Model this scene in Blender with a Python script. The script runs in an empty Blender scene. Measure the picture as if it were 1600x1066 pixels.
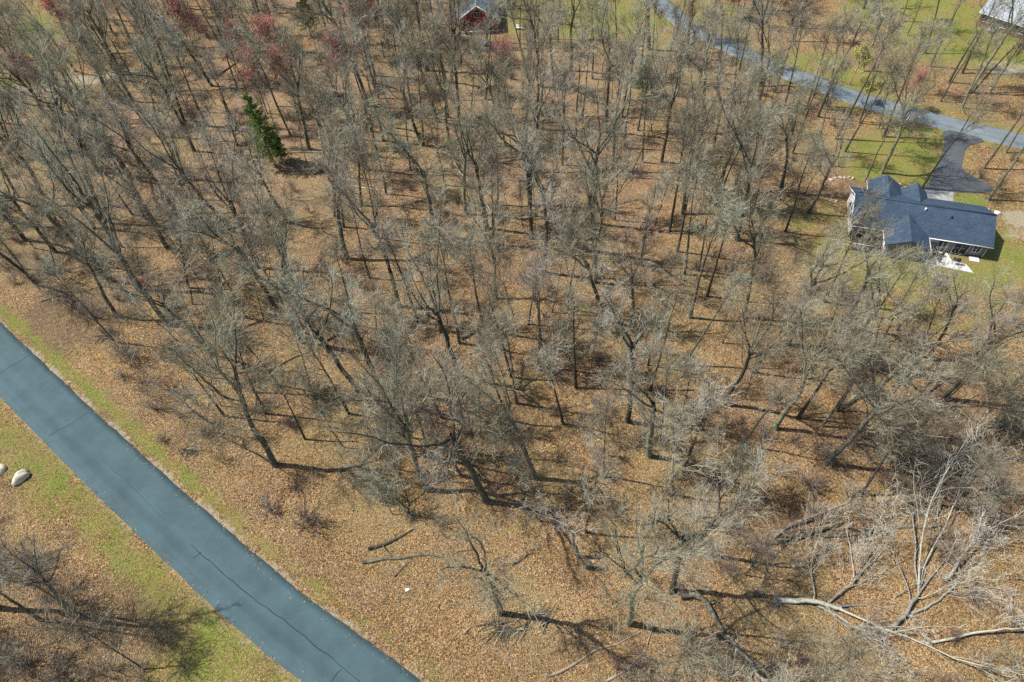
import bpy, math, random
import numpy as np
from mathutils import Vector, Matrix, Euler

# ------------------------------------------------------------------ camera, sky, sun, exposure
SC = bpy.context.scene
COL = SC.collection
CAM_H, FOC = 78.0, 1067.0                     # metres above ground; focal length in photo pixels (1600 wide)
PITCH, ROLL = math.radians(51.2), math.radians(2.0)
_f = np.array([0, math.cos(PITCH), -math.sin(PITCH)])
_d0 = np.array([0, -math.sin(PITCH), -math.cos(PITCH)])
_r0 = np.array([1.0, 0, 0])
_r = math.cos(ROLL) * _r0 + math.sin(ROLL) * _d0
_d = -math.sin(ROLL) * _r0 + math.cos(ROLL) * _d0
cam_data = bpy.data.cameras.new('camera')
cam_data.sensor_width = 36.0
cam_data.lens = 36.0 * FOC / 1600.0
cam_data.clip_end = 6000.0
cam = bpy.data.objects.new('camera', cam_data)
COL.objects.link(cam)
cam.matrix_world = Matrix(((_r[0], -_d[0], -_f[0], 0), (_r[1], -_d[1], -_f[1], 0), (_r[2], -_d[2], -_f[2], CAM_H), (0, 0, 0, 1)))
SC.camera = cam

SUN_EL = math.radians(54.0)
SUN_DIR = Vector((-0.985, 0.17, 0)).normalized()       # where the sun stands, seen from above
world = bpy.data.worlds.new('World')
SC.world = world
world.use_nodes = True
wn = world.node_tree
sky = wn.nodes.new('ShaderNodeTexSky')
sky.sky_type = 'NISHITA'
sky.sun_disc = False
sky.sun_elevation = SUN_EL
sky.sun_rotation = math.atan2(SUN_DIR.x, SUN_DIR.y)
wn.links.new(sky.outputs[0], wn.nodes['Background'].inputs[0])
wn.nodes['Background'].inputs[1].default_value = 0.115
sun_data = bpy.data.lights.new('sun', 'SUN')
sun_data.energy = 4.8
sun_data.angle = math.radians(0.6)
sun_data.color = (1.0, 0.95, 0.87)
sun = bpy.data.objects.new('sun', sun_data)
COL.objects.link(sun)
to_sun = Vector((SUN_DIR.x * math.cos(SUN_EL), SUN_DIR.y * math.cos(SUN_EL), math.sin(SUN_EL)))
sun.rotation_euler = to_sun.to_track_quat('Z', 'Y').to_euler()
SC.view_settings.view_transform = 'Standard'
SC.view_settings.look = 'None'
SC.view_settings.gamma = 1.0
SC.view_settings.use_curve_mapping = False
SC.view_settings.exposure = 0.38
SC.cycles.use_denoising = False
SC.cycles.max_bounces = 2
SC.cycles.diffuse_bounces = 1
SC.cycles.transparent_max_bounces = 2

# ------------------------------------------------------------------ small helpers
rng = np.random.default_rng(7)
random.seed(7)


def G(x, y, z=0.0):
    """the place at height z that photo pixel (x, y) shows"""
    v = _f * FOC + _r * (x - 800) + _d * (y - 533)
    t = (z - CAM_H) / v[2]
    return np.array([0, 0, CAM_H]) + t * v


def PX(p):
    q = np.asarray(p, float) - np.array([0, 0, CAM_H])
    w = q @ _f
    return 800 + FOC * (q @ _r) / w, 533 + FOC * (q @ _d) / w


def vnoise(x, y, scale, seed=0):
    """smooth value noise on arrays, 0..1"""
    xs, ys = np.asarray(x) / scale, np.asarray(y) / scale
    xi, yi = np.floor(xs).astype(np.int64), np.floor(ys).astype(np.int64)
    xf, yf = xs - xi, ys - yi
    xf, yf = xf * xf * (3 - 2 * xf), yf * yf * (3 - 2 * yf)

    def h(a, b):
        n = (a * 374761393 + b * 668265263 + seed * 144665) & 0x7fffffff
        n = ((n ^ (n >> 13)) * 1274126177) & 0x7fffffff
        return ((n ^ (n >> 16)) & 0xffff) / 65535.0
    return (h(xi, yi) * (1 - xf) + h(xi + 1, yi) * xf) * (1 - yf) + (h(xi, yi + 1) * (1 - xf) + h(xi + 1, yi + 1) * xf) * yf


def raw_mesh(name, V, quads=None, tris=None, mats=(), smooth=True, tint=None, mat_idx=None):
    me = bpy.data.meshes.new(name)
    V = np.asarray(V, np.float32).reshape(-1, 3)
    q = np.zeros((0, 4), np.int32) if quads is None or len(quads) == 0 else np.asarray(quads, np.int32).reshape(-1, 4)
    t = np.zeros((0, 3), np.int32) if tris is None or len(tris) == 0 else np.asarray(tris, np.int32).reshape(-1, 3)
    me.vertices.add(len(V))
    me.vertices.foreach_set('co', V.ravel())
    loops = np.concatenate([q.ravel(), t.ravel()])
    me.loops.add(len(loops))
    me.loops.foreach_set('vertex_index', loops)
    starts = np.concatenate([np.arange(len(q)) * 4, len(q) * 4 + np.arange(len(t)) * 3]).astype(np.int32)
    me.polygons.add(len(starts))
    me.polygons.foreach_set('loop_start', starts)
    if smooth:
        me.polygons.foreach_set('use_smooth', np.ones(len(starts), bool))
    if mat_idx is not None:
        me.polygons.foreach_set('material_index', np.asarray(mat_idx, np.int32))
    for m in mats:
        me.materials.append(m)
    if tint is not None:
        a = me.attributes.new('tint', 'FLOAT', 'POINT')
        a.data.foreach_set('value', np.asarray(tint, np.float32))
    me.update(calc_edges=True)
    return me


class Geo:
    """collects vertices, quads and triangles"""
    def __init__(self):
        self.V, self.Q, self.T, self.n = [], [], [], 0

    def add(self, V, Q=None, T=None):
        V = np.asarray(V, float).reshape(-1, 3)
        self.V.append(V)
        if Q is not None and len(Q):
            self.Q.append(np.asarray(Q) + self.n)
        if T is not None and len(T):
            self.T.append(np.asarray(T) + self.n)
        self.n += len(V)

    def merge(self, o):
        V, Q, T = o.arrays()
        self.add(V, Q, T)

    def arrays(self):
        return (np.concatenate(self.V) if self.V else np.zeros((0, 3)),
                np.concatenate(self.Q) if self.Q else None,
                np.concatenate(self.T) if self.T else None)

    def mesh(self, name, mat, smooth=True):
        V, Q, T = self.arrays()
        return raw_mesh(name, V, Q, T, [mat], smooth)

    def box(self, x0, x1, y0, y1, z0, z1):
        V = [(x, y, z) for z in (z0, z1) for y in (y0, y1) for x in (x0, x1)]
        self.add(V, [(0, 2, 3, 1), (4, 5, 7, 6), (0, 1, 5, 4), (2, 6, 7, 3), (0, 4, 6, 2), (1, 3, 7, 5)])

    def prism(self, poly, z0, z1):
        n = len(poly)
        V = [(p[0], p[1], z0) for p in poly] + [(p[0], p[1], z1) for p in poly]
        self.add(V, [(i, (i + 1) % n, n + (i + 1) % n, n + i) for i in range(n)])


def obj(name, me, parent=None):
    o = bpy.data.objects.new(name, me)
    COL.objects.link(o)
    o.parent = parent
    return o


def empty(name, loc, rz=0.0):
    o = bpy.data.objects.new(name, None)
    o.empty_display_size = 0.3
    COL.objects.link(o)
    o.location = loc
    o.rotation_euler = (0, 0, rz)
    return o


def tag(o, label=None, cat=None, group=None, kind=None):
    if label: o['label'] = label
    if cat: o['category'] = cat
    if group: o['group'] = group
    if kind: o['kind'] = kind
    return o


# ------------------------------------------------------------------ materials
def newmat(name):
    m = bpy.data.materials.new(name)
    m.use_nodes = True
    nt = m.node_tree
    b = nt.nodes['Principled BSDF']
    b.inputs['Specular IOR Level'].default_value = 0.25
    return m, nt, b


def N(nt, kind, **kw):
    n = nt.nodes.new(kind)
    for k, v in kw.items():
        if k in n.inputs:
            n.inputs[k].default_value = v
        else:
            setattr(n, k, v)
    return n


def ramp(nt, fac, stops, interp='LINEAR'):
    n = nt.nodes.new('ShaderNodeValToRGB')
    n.color_ramp.interpolation = interp
    e = n.color_ramp.elements
    while len(e) > 1:
        e.remove(e[-1])
    e[0].position, e[0].color = stops[0][0], (*stops[0][1], 1)
    for p, c in stops[1:]:
        k = e.new(p)
        k.color = (*c, 1)
    nt.links.new(fac, n.inputs[0])
    return n.outputs[0]


def mixc(nt, fac, a, b, mode='MIX'):
    n = nt.nodes.new('ShaderNodeMix')
    n.data_type = 'RGBA'
    n.blend_type = mode
    for sock, v in ((n.inputs[0], fac), (n.inputs[6], a), (n.inputs[7], b)):
        if hasattr(v, 'is_linked'):
            nt.links.new(v, sock)
        elif isinstance(v, (int, float)):
            sock.default_value = v
        else:
            sock.default_value = (*v, 1)
    return n.outputs[2]


def math_(nt, op, a, b=None, c=None):
    n = nt.nodes.new('ShaderNodeMath')
    n.operation = op
    for i, v in enumerate((a, b, c)):
        if v is None: continue
        if hasattr(v, 'is_linked'): nt.links.new(v, n.inputs[i])
        else: n.inputs[i].default_value = v
    return n.outputs[0]


def noise(nt, vec, scale, detail=3.0, rough=0.55, out='Fac'):
    n = N(nt, 'ShaderNodeTexNoise', Scale=scale, Detail=detail, Roughness=rough)
    nt.links.new(vec, n.inputs['Vector'])
    return n.outputs[out]


def simple(name, col, rough=0.8, var=0.25, scale=6.0, metallic=0.0):
    m, nt, b = newmat(name)
    tc = N(nt, 'ShaderNodeTexCoord')
    n = noise(nt, tc.outputs['Object'], scale, 5.0, 0.6)
    lo = tuple(c * (1 - var) for c in col)
    hi = tuple(min(1, c * (1 + var)) for c in col)
    nt.links.new(ramp(nt, n, [(0.3, lo), (0.7, hi)]), b.inputs['Base Color'])
    b.inputs['Roughness'].default_value = rough
    b.inputs['Metallic'].default_value = metallic
    return m


def bark_mat(name, dark, light, lichen, lichen_amt=0.5, scale=5.0):
    m, nt, b = newmat(name)
    tc = N(nt, 'ShaderNodeTexCoord')
    oi = N(nt, 'ShaderNodeObjectInfo')
    mp = N(nt, 'ShaderNodeMapping')
    mp.inputs['Scale'].default_value = (1, 1, 0.25)
    nt.links.new(tc.outputs['Object'], mp.inputs['Vector'])
    n1 = noise(nt, mp.outputs[0], scale * 2.2, 5.0, 0.65)
    c = ramp(nt, n1, [(0.32, dark), (0.7, light)])
    n2 = noise(nt, tc.outputs['Object'], scale * 0.35, 4.0, 0.6)
    n2 = math_(nt, 'ADD', n2, math_(nt, 'MULTIPLY', math_(nt, 'SUBTRACT', oi.outputs['Random'], 0.5), 0.18))
    k = ramp(nt, n2, [(0.47, (0, 0, 0)), (0.62, (lichen_amt,) * 3)])
    c = mixc(nt, k, c, lichen)
    tone = ramp(nt, oi.outputs['Random'], [(0, (0.72, 0.7, 0.68)), (0.5, (1, 1, 1)), (1, (1.25, 1.2, 1.15))])
    c = mixc(nt, 1.0, c, tone, 'MULTIPLY')
    nt.links.new(c, b.inputs['Base Color'])
    bp = N(nt, 'ShaderNodeBump', Strength=0.7, Distance=0.05)
    nt.links.new(n1, bp.inputs['Height'])
    nt.links.new(bp.outputs[0], b.inputs['Normal'])
    b.inputs['Roughness'].default_value = 0.92
    b.inputs['Specular IOR Level'].default_value = 0.12
    return m


def twig_mat(name, stops):
    m, nt, b = newmat(name)
    oi = N(nt, 'ShaderNodeObjectInfo')
    tc = N(nt, 'ShaderNodeTexCoord')
    n = noise(nt, tc.outputs['Object'], 0.9, 3.0, 0.7)
    c = ramp(nt, oi.outputs['Random'], stops)
    v = ramp(nt, n, [(0.3, (0.68, 0.66, 0.64)), (0.7, (1.25, 1.25, 1.25))])
    nt.links.new(mixc(nt, 1.0, c, v, 'MULTIPLY'), b.inputs['Base Color'])
    b.inputs['Roughness'].default_value = 0.85
    b.inputs['Specular IOR Level'].default_value = 0.15
    return m


M = {}
M['bark'] = bark_mat('bark', (0.058, 0.055, 0.038), (0.20, 0.19, 0.14), (0.28, 0.30, 0.20), 0.7)
M['bark_dark'] = bark_mat('bark_dark', (0.045, 0.039, 0.031), (0.15, 0.132, 0.108), (0.20, 0.215, 0.15), 0.55)
M['bark_pale'] = bark_mat('bark_pale', (0.20, 0.18, 0.15), (0.52, 0.49, 0.42), (0.46, 0.50, 0.40), 0.6)
M['bark_bare'] = bark_mat('bark_bare', (0.26, 0.19, 0.13), (0.58, 0.48, 0.36), (0.20, 0.17, 0.13), 0.6)
M['twig'] = twig_mat('twig', [(0.0, (0.34, 0.305, 0.225)), (0.3, (0.42, 0.405, 0.31)), (0.55, (0.37, 0.38, 0.27)), (0.8, (0.36, 0.30, 0.235)), (1.0, (0.48, 0.46, 0.37))])
M['twig_dark'] = twig_mat('twig_dark', [(0.0, (0.25, 0.215, 0.15)), (0.5, (0.30, 0.275, 0.185)), (1.0, (0.35, 0.335, 0.23))])
M['twig_pale'] = twig_mat('twig_pale', [(0.0, (0.52, 0.49, 0.40)), (1.0, (0.60, 0.57, 0.49))])
M['twig_shrub'] = twig_mat('twig_shrub', [(0.0, (0.22, 0.15, 0.115)), (0.35, (0.31, 0.24, 0.185)), (0.65, (0.24, 0.165, 0.135)), (0.85, (0.36, 0.31, 0.24)), (1.0, (0.42, 0.375, 0.30))])
M['bud_red'] = twig_mat('bud_red', [(0.0, (0.62, 0.15, 0.15)), (1.0, (0.64, 0.24, 0.18))])
M['bud_yellow'] = twig_mat('bud_yellow', [(0.0, (0.58, 0.56, 0.07)), (1.0, (0.62, 0.56, 0.12))])
M['leaf_orange'] = twig_mat('leaf_orange', [(0.0, (0.55, 0.24, 0.06)), (1.0, (0.62, 0.28, 0.08))])
M['needle'] = twig_mat('needle', [(0.0, (0.15, 0.26, 0.06)), (1.0, (0.21, 0.33, 0.08))])

# ------------------------------------------------------------------ roads (traced on the ground plane)
def trace(pts, z=0.0):
    return np.array([G(x, y, z)[:2] for x, y in pts])


def resample(P, step):
    P = np.asarray(P, float)
    # smooth Catmull-Rom then even spacing
    Q = np.vstack([2 * P[0] - P[1], P, 2 * P[-1] - P[-2]])
    out = []
    for i in range(1, len(Q) - 2):
        for t in np.linspace(0, 1, 24, endpoint=False):
            a, b, c, d = Q[i - 1], Q[i], Q[i + 1], Q[i + 2]
            out.append(0.5 * ((2 * b) + (c - a) * t + (2 * a - 5 * b + 4 * c - d) * t * t + (3 * b - a - 3 * c + d) * t ** 3))
    out.append(Q[-2])
    out = np.array(out)
    s = np.concatenate([[0], np.cumsum(np.hypot(*np.diff(out, axis=0).T))])
    u = np.arange(0, s[-1], step)
    return np.stack([np.interp(u, s, out[:, 0]), np.interp(u, s, out[:, 1])], 1)


near_mid = trace([(0, 560), (155, 711), (400, 936), (567, 1066)])
d0 = near_mid[0] - near_mid[1]; d0 /= np.hypot(*d0)
d1 = near_mid[-1] - near_mid[-2]; d1 /= np.hypot(*d1)
NEAR = resample(np.vstack([near_mid[0] + d0 * 120, near_mid[0] + d0 * 30, near_mid, near_mid[-1] + d1 * 20, near_mid[-1] + d1 * 60]), 1.0)
far_mid = trace([(1037, 10), (1088, 48), (1164, 84), (1200, 103), (1270, 128), (1343, 155), (1442, 183), (1530, 205), (1600, 222)])
d0 = far_mid[0] - far_mid[1]; d0 /= np.hypot(*d0)
d1 = far_mid[-1] - far_mid[-2]; d1 /= np.hypot(*d1)
FAR = resample(np.vstack([far_mid[0] + d0 * 120, far_mid[0] + d0 * 20, far_mid, far_mid[-1] + d1 * 20, far_mid[-1] + d1 * 80]), 1.0)
NEAR_HW, FAR_HW = 3.45, 2.6


def normals2(P):
    t = np.gradient(P, axis=0)
    t /= np.hypot(*t.T)[:, None]
    return np.stack([-t[:, 1], t[:, 0]], 1)


def dist_to(P, X, Y):
    """distance and signed side of points to a dense polyline"""
    X, Y = np.asarray(X, float), np.asarray(Y, float)
    best = np.full(X.shape, 1e9); side = np.zeros(X.shape)
    nn = normals2(P)
    for i in range(0, len(P), 3):
        dx, dy = X - P[i, 0], Y - P[i, 1]
        q = dx * dx + dy * dy
        m = q < best
        best = np.where(m, q, best)
        side = np.where(m, dx * nn[i, 0] + dy * nn[i, 1], side)
    return np.sqrt(best), side


# house frame: origin at the near right eave corner, u along the ridge to the right, v away from the camera
HO = np.array([75.0, 76.0]); HU = np.array([0.9545, -0.298]); HV = np.array([0.298, 0.9545])
def hw(x, y): return HO + HU * x + HV * y
def to_house(X, Y):
    dx, dy = np.asarray(X) - HO[0], np.asarray(Y) - HO[1]
    return dx * HU[0] + dy * HU[1], dx * HV[0] + dy * HV[1]

drive_poly = trace([(1473, 206), (1475, 228), (1462, 262), (1452, 285), (1441, 297), (1490, 300.5), (1530, 302), (1551, 298), (1549, 292), (1531, 281), (1513, 272), (1504, 264), (1503, 258), (1507, 240), (1512, 230), (1522, 225), (1537, 220), (1500, 202)])
apron_poly = trace([(1441, 297), (1490, 300.5), (1489, 315), (1486, 330), (1452, 330), (1446, 310)])


def in_poly(poly, X, Y):
    X, Y = np.asarray(X), np.asarray(Y)
    c = np.zeros(X.shape, bool)
    n = len(poly)
    for i in range(n):
        x0, y0 = poly[i]; x1, y1 = poly[(i + 1) % n]
        with np.errstate(divide='ignore', invalid='ignore'):
            c ^= ((y0 > Y) != (y1 > Y)) & (X < (x1 - x0) * (Y - y0) / (y1 - y0 + 1e-12) + x0)
    return c


# ground cover patches: (photo x, y) of the centre, half sizes in metres, amount
GRASS = [(1400, 255, 11, 10, 1.0), (1440, 215, 7, 4, 0.9), (1370, 225, 8, 5, 0.6), (1300, 370, 9, 9, 0.6), (1420, 425, 13, 4, 1.0), (1500, 430, 10, 5, 1.0), (1570, 400, 6, 8, 0.9),
         (1510, 315, 4, 3, 0.9), (1330, 420, 9, 6, 0.7), (1460, 480, 13, 6, 0.55), (1580, 330, 5, 4, 0.5), (1220, 400, 5, 4, 0.3),
         (1490, 45, 20, 16, 1.0), (1570, 70, 14, 12, 1.0), (1430, 20, 18, 16, 0.9), (1590, 120, 6, 6, 0.6),
         (1240, 95, 12, 5, 0.8), (1330, 125, 14, 5, 0.9), (1090, 20, 12, 8, 0.9), (1030, 45, 6, 9, 0.7), (930, 20, 26, 15, 0.9), (860, 50, 14, 10, 0.55), (980, 70, 12, 8, 0.5), (820, 20, 10, 10, 0.6), (700, 40, 12, 8, 0.35), (770, 55, 6, 5, 0.5),
         (60, 50, 8, 12, 0.9), (30, 130, 12, 4, 0.9), (75, 95, 7, 5, 0.6), (30, 10, 14, 10, 0.5), (250, 70, 12, 6, 0.3), (300, 15, 12, 8, 0.25),
         (910, 482, 1.4, 1.0, 0.95), (700, 490, 3, 2, 0.3), (565, 380, 3, 3, 0.3), (560, 500, 3, 2, 0.4), (440, 555, 3, 2, 0.4), (830, 830, 1.2, 1.0, 0.4),
         (330, 1030, 6, 4, 0.95), (270, 1060, 5, 3, 0.7), (30, 690, 7, 5, 0.6), (120, 780, 5, 4, 0.6), (150, 850, 5, 4, 0.35), (230, 880, 4, 3, 0.6), (1110, 620, 3, 2, 0.25), (1280, 620, 5, 4, 0.25), (1090, 430, 4, 3, 0.3)]
SAND = [(130, 125, 9, 2.2, 1.0), (190, 118, 7, 2.2, 0.8), (60, 138, 8, 2.0, 0.8), (20, 112, 8, 2.0, 0.6), (95, 150, 5, 2.5, 0.5), (1592, 342, 2.6, 2.2, 1.0), (1590, 365, 2.5, 2.0, 0.6), (1570, 335, 2.6, 1.2, 0.5), (1585, 110, 6, 2.2, 0.8), (1560, 100, 6, 1.6, 0.6), (1322, 300, 1.6, 1.6, 0.4), (1490, 65, 4, 2, 0.2), (1440, 210, 3, 1.4, 0.5)]
DUFF_SHADE = [(110, 500, 9, 7, 0.7), (60, 410, 9, 5, 0.5), (200, 640, 7, 5, 0.5), (300, 680, 5, 3, 0.6), (160, 970, 8, 6, 0.7), (90, 1000, 9, 6, 0.5), (215, 955, 4, 1.2, 0.8), (240, 1000, 4, 3, 0.5), (800, 975, 3, 1.5, 0.6), (870, 990, 4, 2, 0.5), (1300, 840, 9, 3, 0.6), (1200, 900, 5, 3, 0.4), (1450, 930, 8, 5, 0.4), (1400, 600, 14, 10, 0.5), (1500, 640, 12, 8, 0.5), (1250, 560, 10, 8, 0.35), (870, 540, 5, 3, 0.5), (600, 160, 20, 12, 0.25), (400, 350, 16, 10, 0.3), (480, 620, 6, 4, 0.4)]  # duff patches, plus one thin tree-shadow streak painted dark at lower left


def blobs(L, X, Y):
    w = np.zeros(X.shape)
    for px, py, rx, ry, a in L:
        c = G(px, py)
        q = ((X - c[0]) / rx) ** 2 + ((Y - c[1]) / ry) ** 2
        w = np.maximum(w, a * np.clip(1.35 - q * 0.85, 0, 1))
    return w


def cover(X, Y):
    """grass, sand, duff and painted shadow weights at ground places"""
    X, Y = np.asarray(X, float), np.asarray(Y, float)
    g, s, d = blobs(GRASS, X, Y), blobs(SAND, X, Y), blobs(DUFF_SHADE, X, Y)
    dn, side = dist_to(NEAR, X, Y)
    e = dn - NEAR_HW
    up = side > 0                      # the side of the wood
    wob = vnoise(X, Y, 5.0, 3) * 1.6
    nw = np.clip((-X - 10) / 45, 0, 1)       # greener towards the far left end of the verge
    vw = np.clip(1 - np.abs(e - 1.5) / (1.3 + wob * 0.8), 0, 1) * (0.52 + 0.6 * nw)
    vl = np.clip(1.2 - np.abs(e - 2.2) / (2.6 + wob * 2.4), 0, 1) * 0.8
    g = np.maximum(g, np.where(up, vw, vl))
    s = np.maximum(s, np.clip(1.2 - np.abs(e - 0.2) / 0.8, 0, 1) * np.where(up, 0.8, 0.6) * (0.35 + 1.0 * vnoise(X, Y, 3.5, 61)))
    g = np.where(e < 0.35, g * 0.4, g)
    df, sf = dist_to(FAR, X, Y)
    ef = df - FAR_HW
    g = np.maximum(g, np.clip(1 - np.abs(ef - 1.4) / 2.2, 0, 1) * 0.75)
    s = np.maximum(s, np.clip(1 - np.abs(ef - 0.2) / 0.6, 0, 1) * 0.45)
    hx, hy = to_house(X, Y)
    hin = np.maximum(np.maximum(-21.5 - hx, hx - 1.5), np.maximum(-4.5 - hy, hy - 11))
    s = np.maximum(s, np.clip(0.6 - np.abs(hin) * 0.5, 0, 1) * 0.5)
    return g, s, d, e, ef


def ground_z(X, Y, e=None, ef=None):
    X, Y = np.asarray(X, float), np.asarray(Y, float)
    if e is None:
        e = dist_to(NEAR, X, Y)[0] - NEAR_HW
        ef = dist_to(FAR, X, Y)[0] - FAR_HW
    hx, hy = to_house(X, Y)
    hin = np.maximum(np.maximum(-21 - hx, hx - 1.5), np.maximum(-5 - hy, hy - 38))
    k = np.clip(np.minimum(np.minimum(e - 1.0, ef - 1.0), hin - 1.0) / 3.0, 0, 1)
    z = (vnoise(X, Y, 9, 11) - 0.5) * 0.5 + (vnoise(X, Y, 2.7, 12) - 0.5) * 0.16
    return np.where(k > 0, z * k, 0.0) - 0.02


def build_ground():
    m, nt, b = newmat('forest_floor')
    tc = N(nt, 'ShaderNodeTexCoord')
    v = tc.outputs['Object']
    at = N(nt, 'ShaderNodeAttribute', attribute_name='cover')
    sep = N(nt, 'ShaderNodeSeparateColor')
    nt.links.new(at.outputs['Color'], sep.inputs[0])
    # leaf litter: little leaf-sized cells of different browns
    vo = N(nt, 'ShaderNodeTexVoronoi', Scale=7.5)
    nt.links.new(v, vo.inputs['Vector'])
    sc2 = N(nt, 'ShaderNodeSeparateColor')
    nt.links.new(vo.outputs['Color'], sc2.inputs[0])
    leaf = ramp(nt, sc2.outputs[0], [(0.0, (0.040, 0.024, 0.013)), (0.25, (0.115, 0.070, 0.034)), (0.5, (0.235, 0.146, 0.068)), (0.75, (0.36, 0.23, 0.105)), (0.92, (0.46, 0.32, 0.165)), (1.0, (0.62, 0.49, 0.32))])
    n1 = noise(nt, v, 0.11, 6.0, 0.62)
    leaf = mixc(nt, 1.0, leaf, ramp(nt, n1, [(0.3, (0.52, 0.54, 0.56)), (0.42, (0.98, 0.87, 0.84)), (0.54, (1.0, 0.98, 0.88)), (0.7, (1.3, 1.08, 0.74))]), 'MULTIPLY')
    n2 = noise(nt, v, 0.9, 5.0, 0.65)
    leaf = mixc(nt, ramp(nt, n2, [(0.5, (0, 0, 0)), (0.72, (0.65,) * 3)]), leaf, (0.17, 0.115, 0.075))
    n3 = noise(nt, v, 0.35, 4.0, 0.6)
    leaf = mixc(nt, ramp(nt, n3, [(0.52, (0, 0, 0)), (0.68, (0.45,) * 3)]), leaf, (0.36, 0.27, 0.17))
    n4 = noise(nt, v, 0.07, 6.0, 0.65)
    leaf = mixc(nt, ramp(nt, n4, [(0.46, (0, 0, 0)), (0.6, (0.75,) * 3)]), leaf, mixc(nt, 0.65, leaf, (0.235, 0.205, 0.095)))
    leaf = mixc(nt, ramp(nt, n4, [(0.34, (0.65,) * 3), (0.46, (0, 0, 0))]), leaf, mixc(nt, 0.6, leaf, (0.20, 0.14, 0.105)))
    leaf = mixc(nt, math_(nt, 'MULTIPLY', at.outputs['Alpha'], 0.55), leaf, mixc(nt, 0.6, leaf, (0.36, 0.265, 0.19)))
    # duff: damp dark mould and old leaves; also colours the painted shadow streak
    nd = noise(nt, v, 0.8, 6.0, 0.7)
    dk = math_(nt, 'MULTIPLY', sep.outputs[2], math_(nt, 'MULTIPLY', nd, 1.7))
    n5 = noise(nt, v, 0.16, 7.0, 0.72)
    dk = math_(nt, 'ADD', dk, ramp(nt, n5, [(0.52, (0, 0, 0)), (0.68, (0.75,) * 3)]))
    duff = ramp(nt, noise(nt, v, 6.0, 4.0, 0.7), [(0.3, (0.07, 0.05, 0.035)), (0.7, (0.19, 0.14, 0.10))])
    c = mixc(nt, ramp(nt, dk, [(0.25, (0, 0, 0)), (0.75, (0.75,) * 3)]), leaf, duff)
    # grass: green and straw blades
    ng = noise(nt, v, 5.0, 6.0, 0.75)
    gr = ramp(nt, ng, [(0.25, (0.05, 0.06, 0.018)), (0.40, (0.125, 0.14, 0.034)), (0.5, (0.21, 0.21, 0.06)), (0.6, (0.32, 0.285, 0.125)), (0.75, (0.42, 0.37, 0.21))])
    ng2 = noise(nt, v, 0.22, 4.0, 0.6)
    gr = mixc(nt, 1.0, gr, ramp(nt, ng2, [(0.35, (0.76, 1.02, 0.55)), (0.5, (0.98, 1.02, 0.78)), (0.65, (1.12, 0.98, 0.88))]), 'MULTIPLY')
    nm = noise(nt, v, 0.7, 7.0, 0.75)
    gk = math_(nt, 'ADD', sep.outputs[0], math_(nt, 'MULTIPLY', math_(nt, 'SUBTRACT', nm, 0.5), 2.3))
    nm2 = noise(nt, v, 0.28, 5.0, 0.65)
    gk = math_(nt, 'ADD', gk, math_(nt, 'MULTIPLY', math_(nt, 'SUBTRACT', nm2, 0.5), 1.3))
    c = mixc(nt, ramp(nt, gk, [(0.36, (0, 0, 0)), (0.95, (0.9,) * 3)]), c, gr)
    # sand and roadside grit
    sd = ramp(nt, noise(nt, v, 9.0, 5.0, 0.7), [(0.3, (0.22, 0.18, 0.12)), (0.7, (0.48, 0.42, 0.31))])
    sk = math_(nt, 'ADD', sep.outputs[1], math_(nt, 'MULTIPLY', math_(nt, 'SUBTRACT', noise(nt, v, 1.3, 6.0, 0.7), 0.5), 1.7))
    c = mixc(nt, ramp(nt, sk, [(0.4, (0, 0, 0)), (0.75, (0.9,) * 3)]), c, sd)
    nt.links.new(c, b.inputs['Base Color'])
    bp = N(nt, 'ShaderNodeBump', Strength=0.9, Distance=0.12)
    h = math_(nt, 'ADD', math_(nt, 'MULTIPLY', sc2.outputs[1], 0.5), noise(nt, v, 5.0, 6.0, 0.75))
    nt.links.new(h, bp.inputs['Height'])
    nt.links.new(bp.outputs[0], b.inputs['Normal'])
    b.inputs['Roughness'].default_value = 0.95
    b.inputs['Specular IOR Level'].default_value = 0.1
    M['ground'] = m
    gx = np.arange(-150, 150.1, 0.8)
    gy = np.arange(-6, 196.1, 0.8)
    out = np.array([6, 16, 36, 80, 170, 360, 800, 1700, 3000.0])
    gx = np.concatenate([gx[0] - out[::-1], gx, gx[-1] + out])
    gy = np.concatenate([gy[0] - out[::-1], gy, gy[-1] + out])
    X, Y = np.meshgrid(gx, gy)
    g, s, d, e, ef = cover(X, Y)
    Z = ground_z(X, Y, e, ef)
    nx, ny = len(gx), len(gy)
    i = np.arange(nx * ny).reshape(ny, nx)
    Q = np.stack([i[:-1, :-1], i[:-1, 1:], i[1:, 1:], i[1:, :-1]], -1).reshape(-1, 4)
    me = raw_mesh('ground', np.stack([X, Y, Z], -1).reshape(-1, 3), Q, None, [m])
    a = me.attributes.new('cover', 'FLOAT_COLOR', 'POINT')
    pale = np.clip((Y - 45) / 70, 0, 1) * np.clip(1.2 - np.abs(X + 30) / 110, 0, 1) * np.clip(vnoise(X, Y, 22, 51) * 1.5, 0, 1)
    a.data.foreach_set('color', np.stack([g, s, d, pale], -1).astype(np.float32).ravel())
    tag(obj('ground', me), 'leaf-covered woodland ground with grassy patches', kind='structure')


build_ground()


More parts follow.
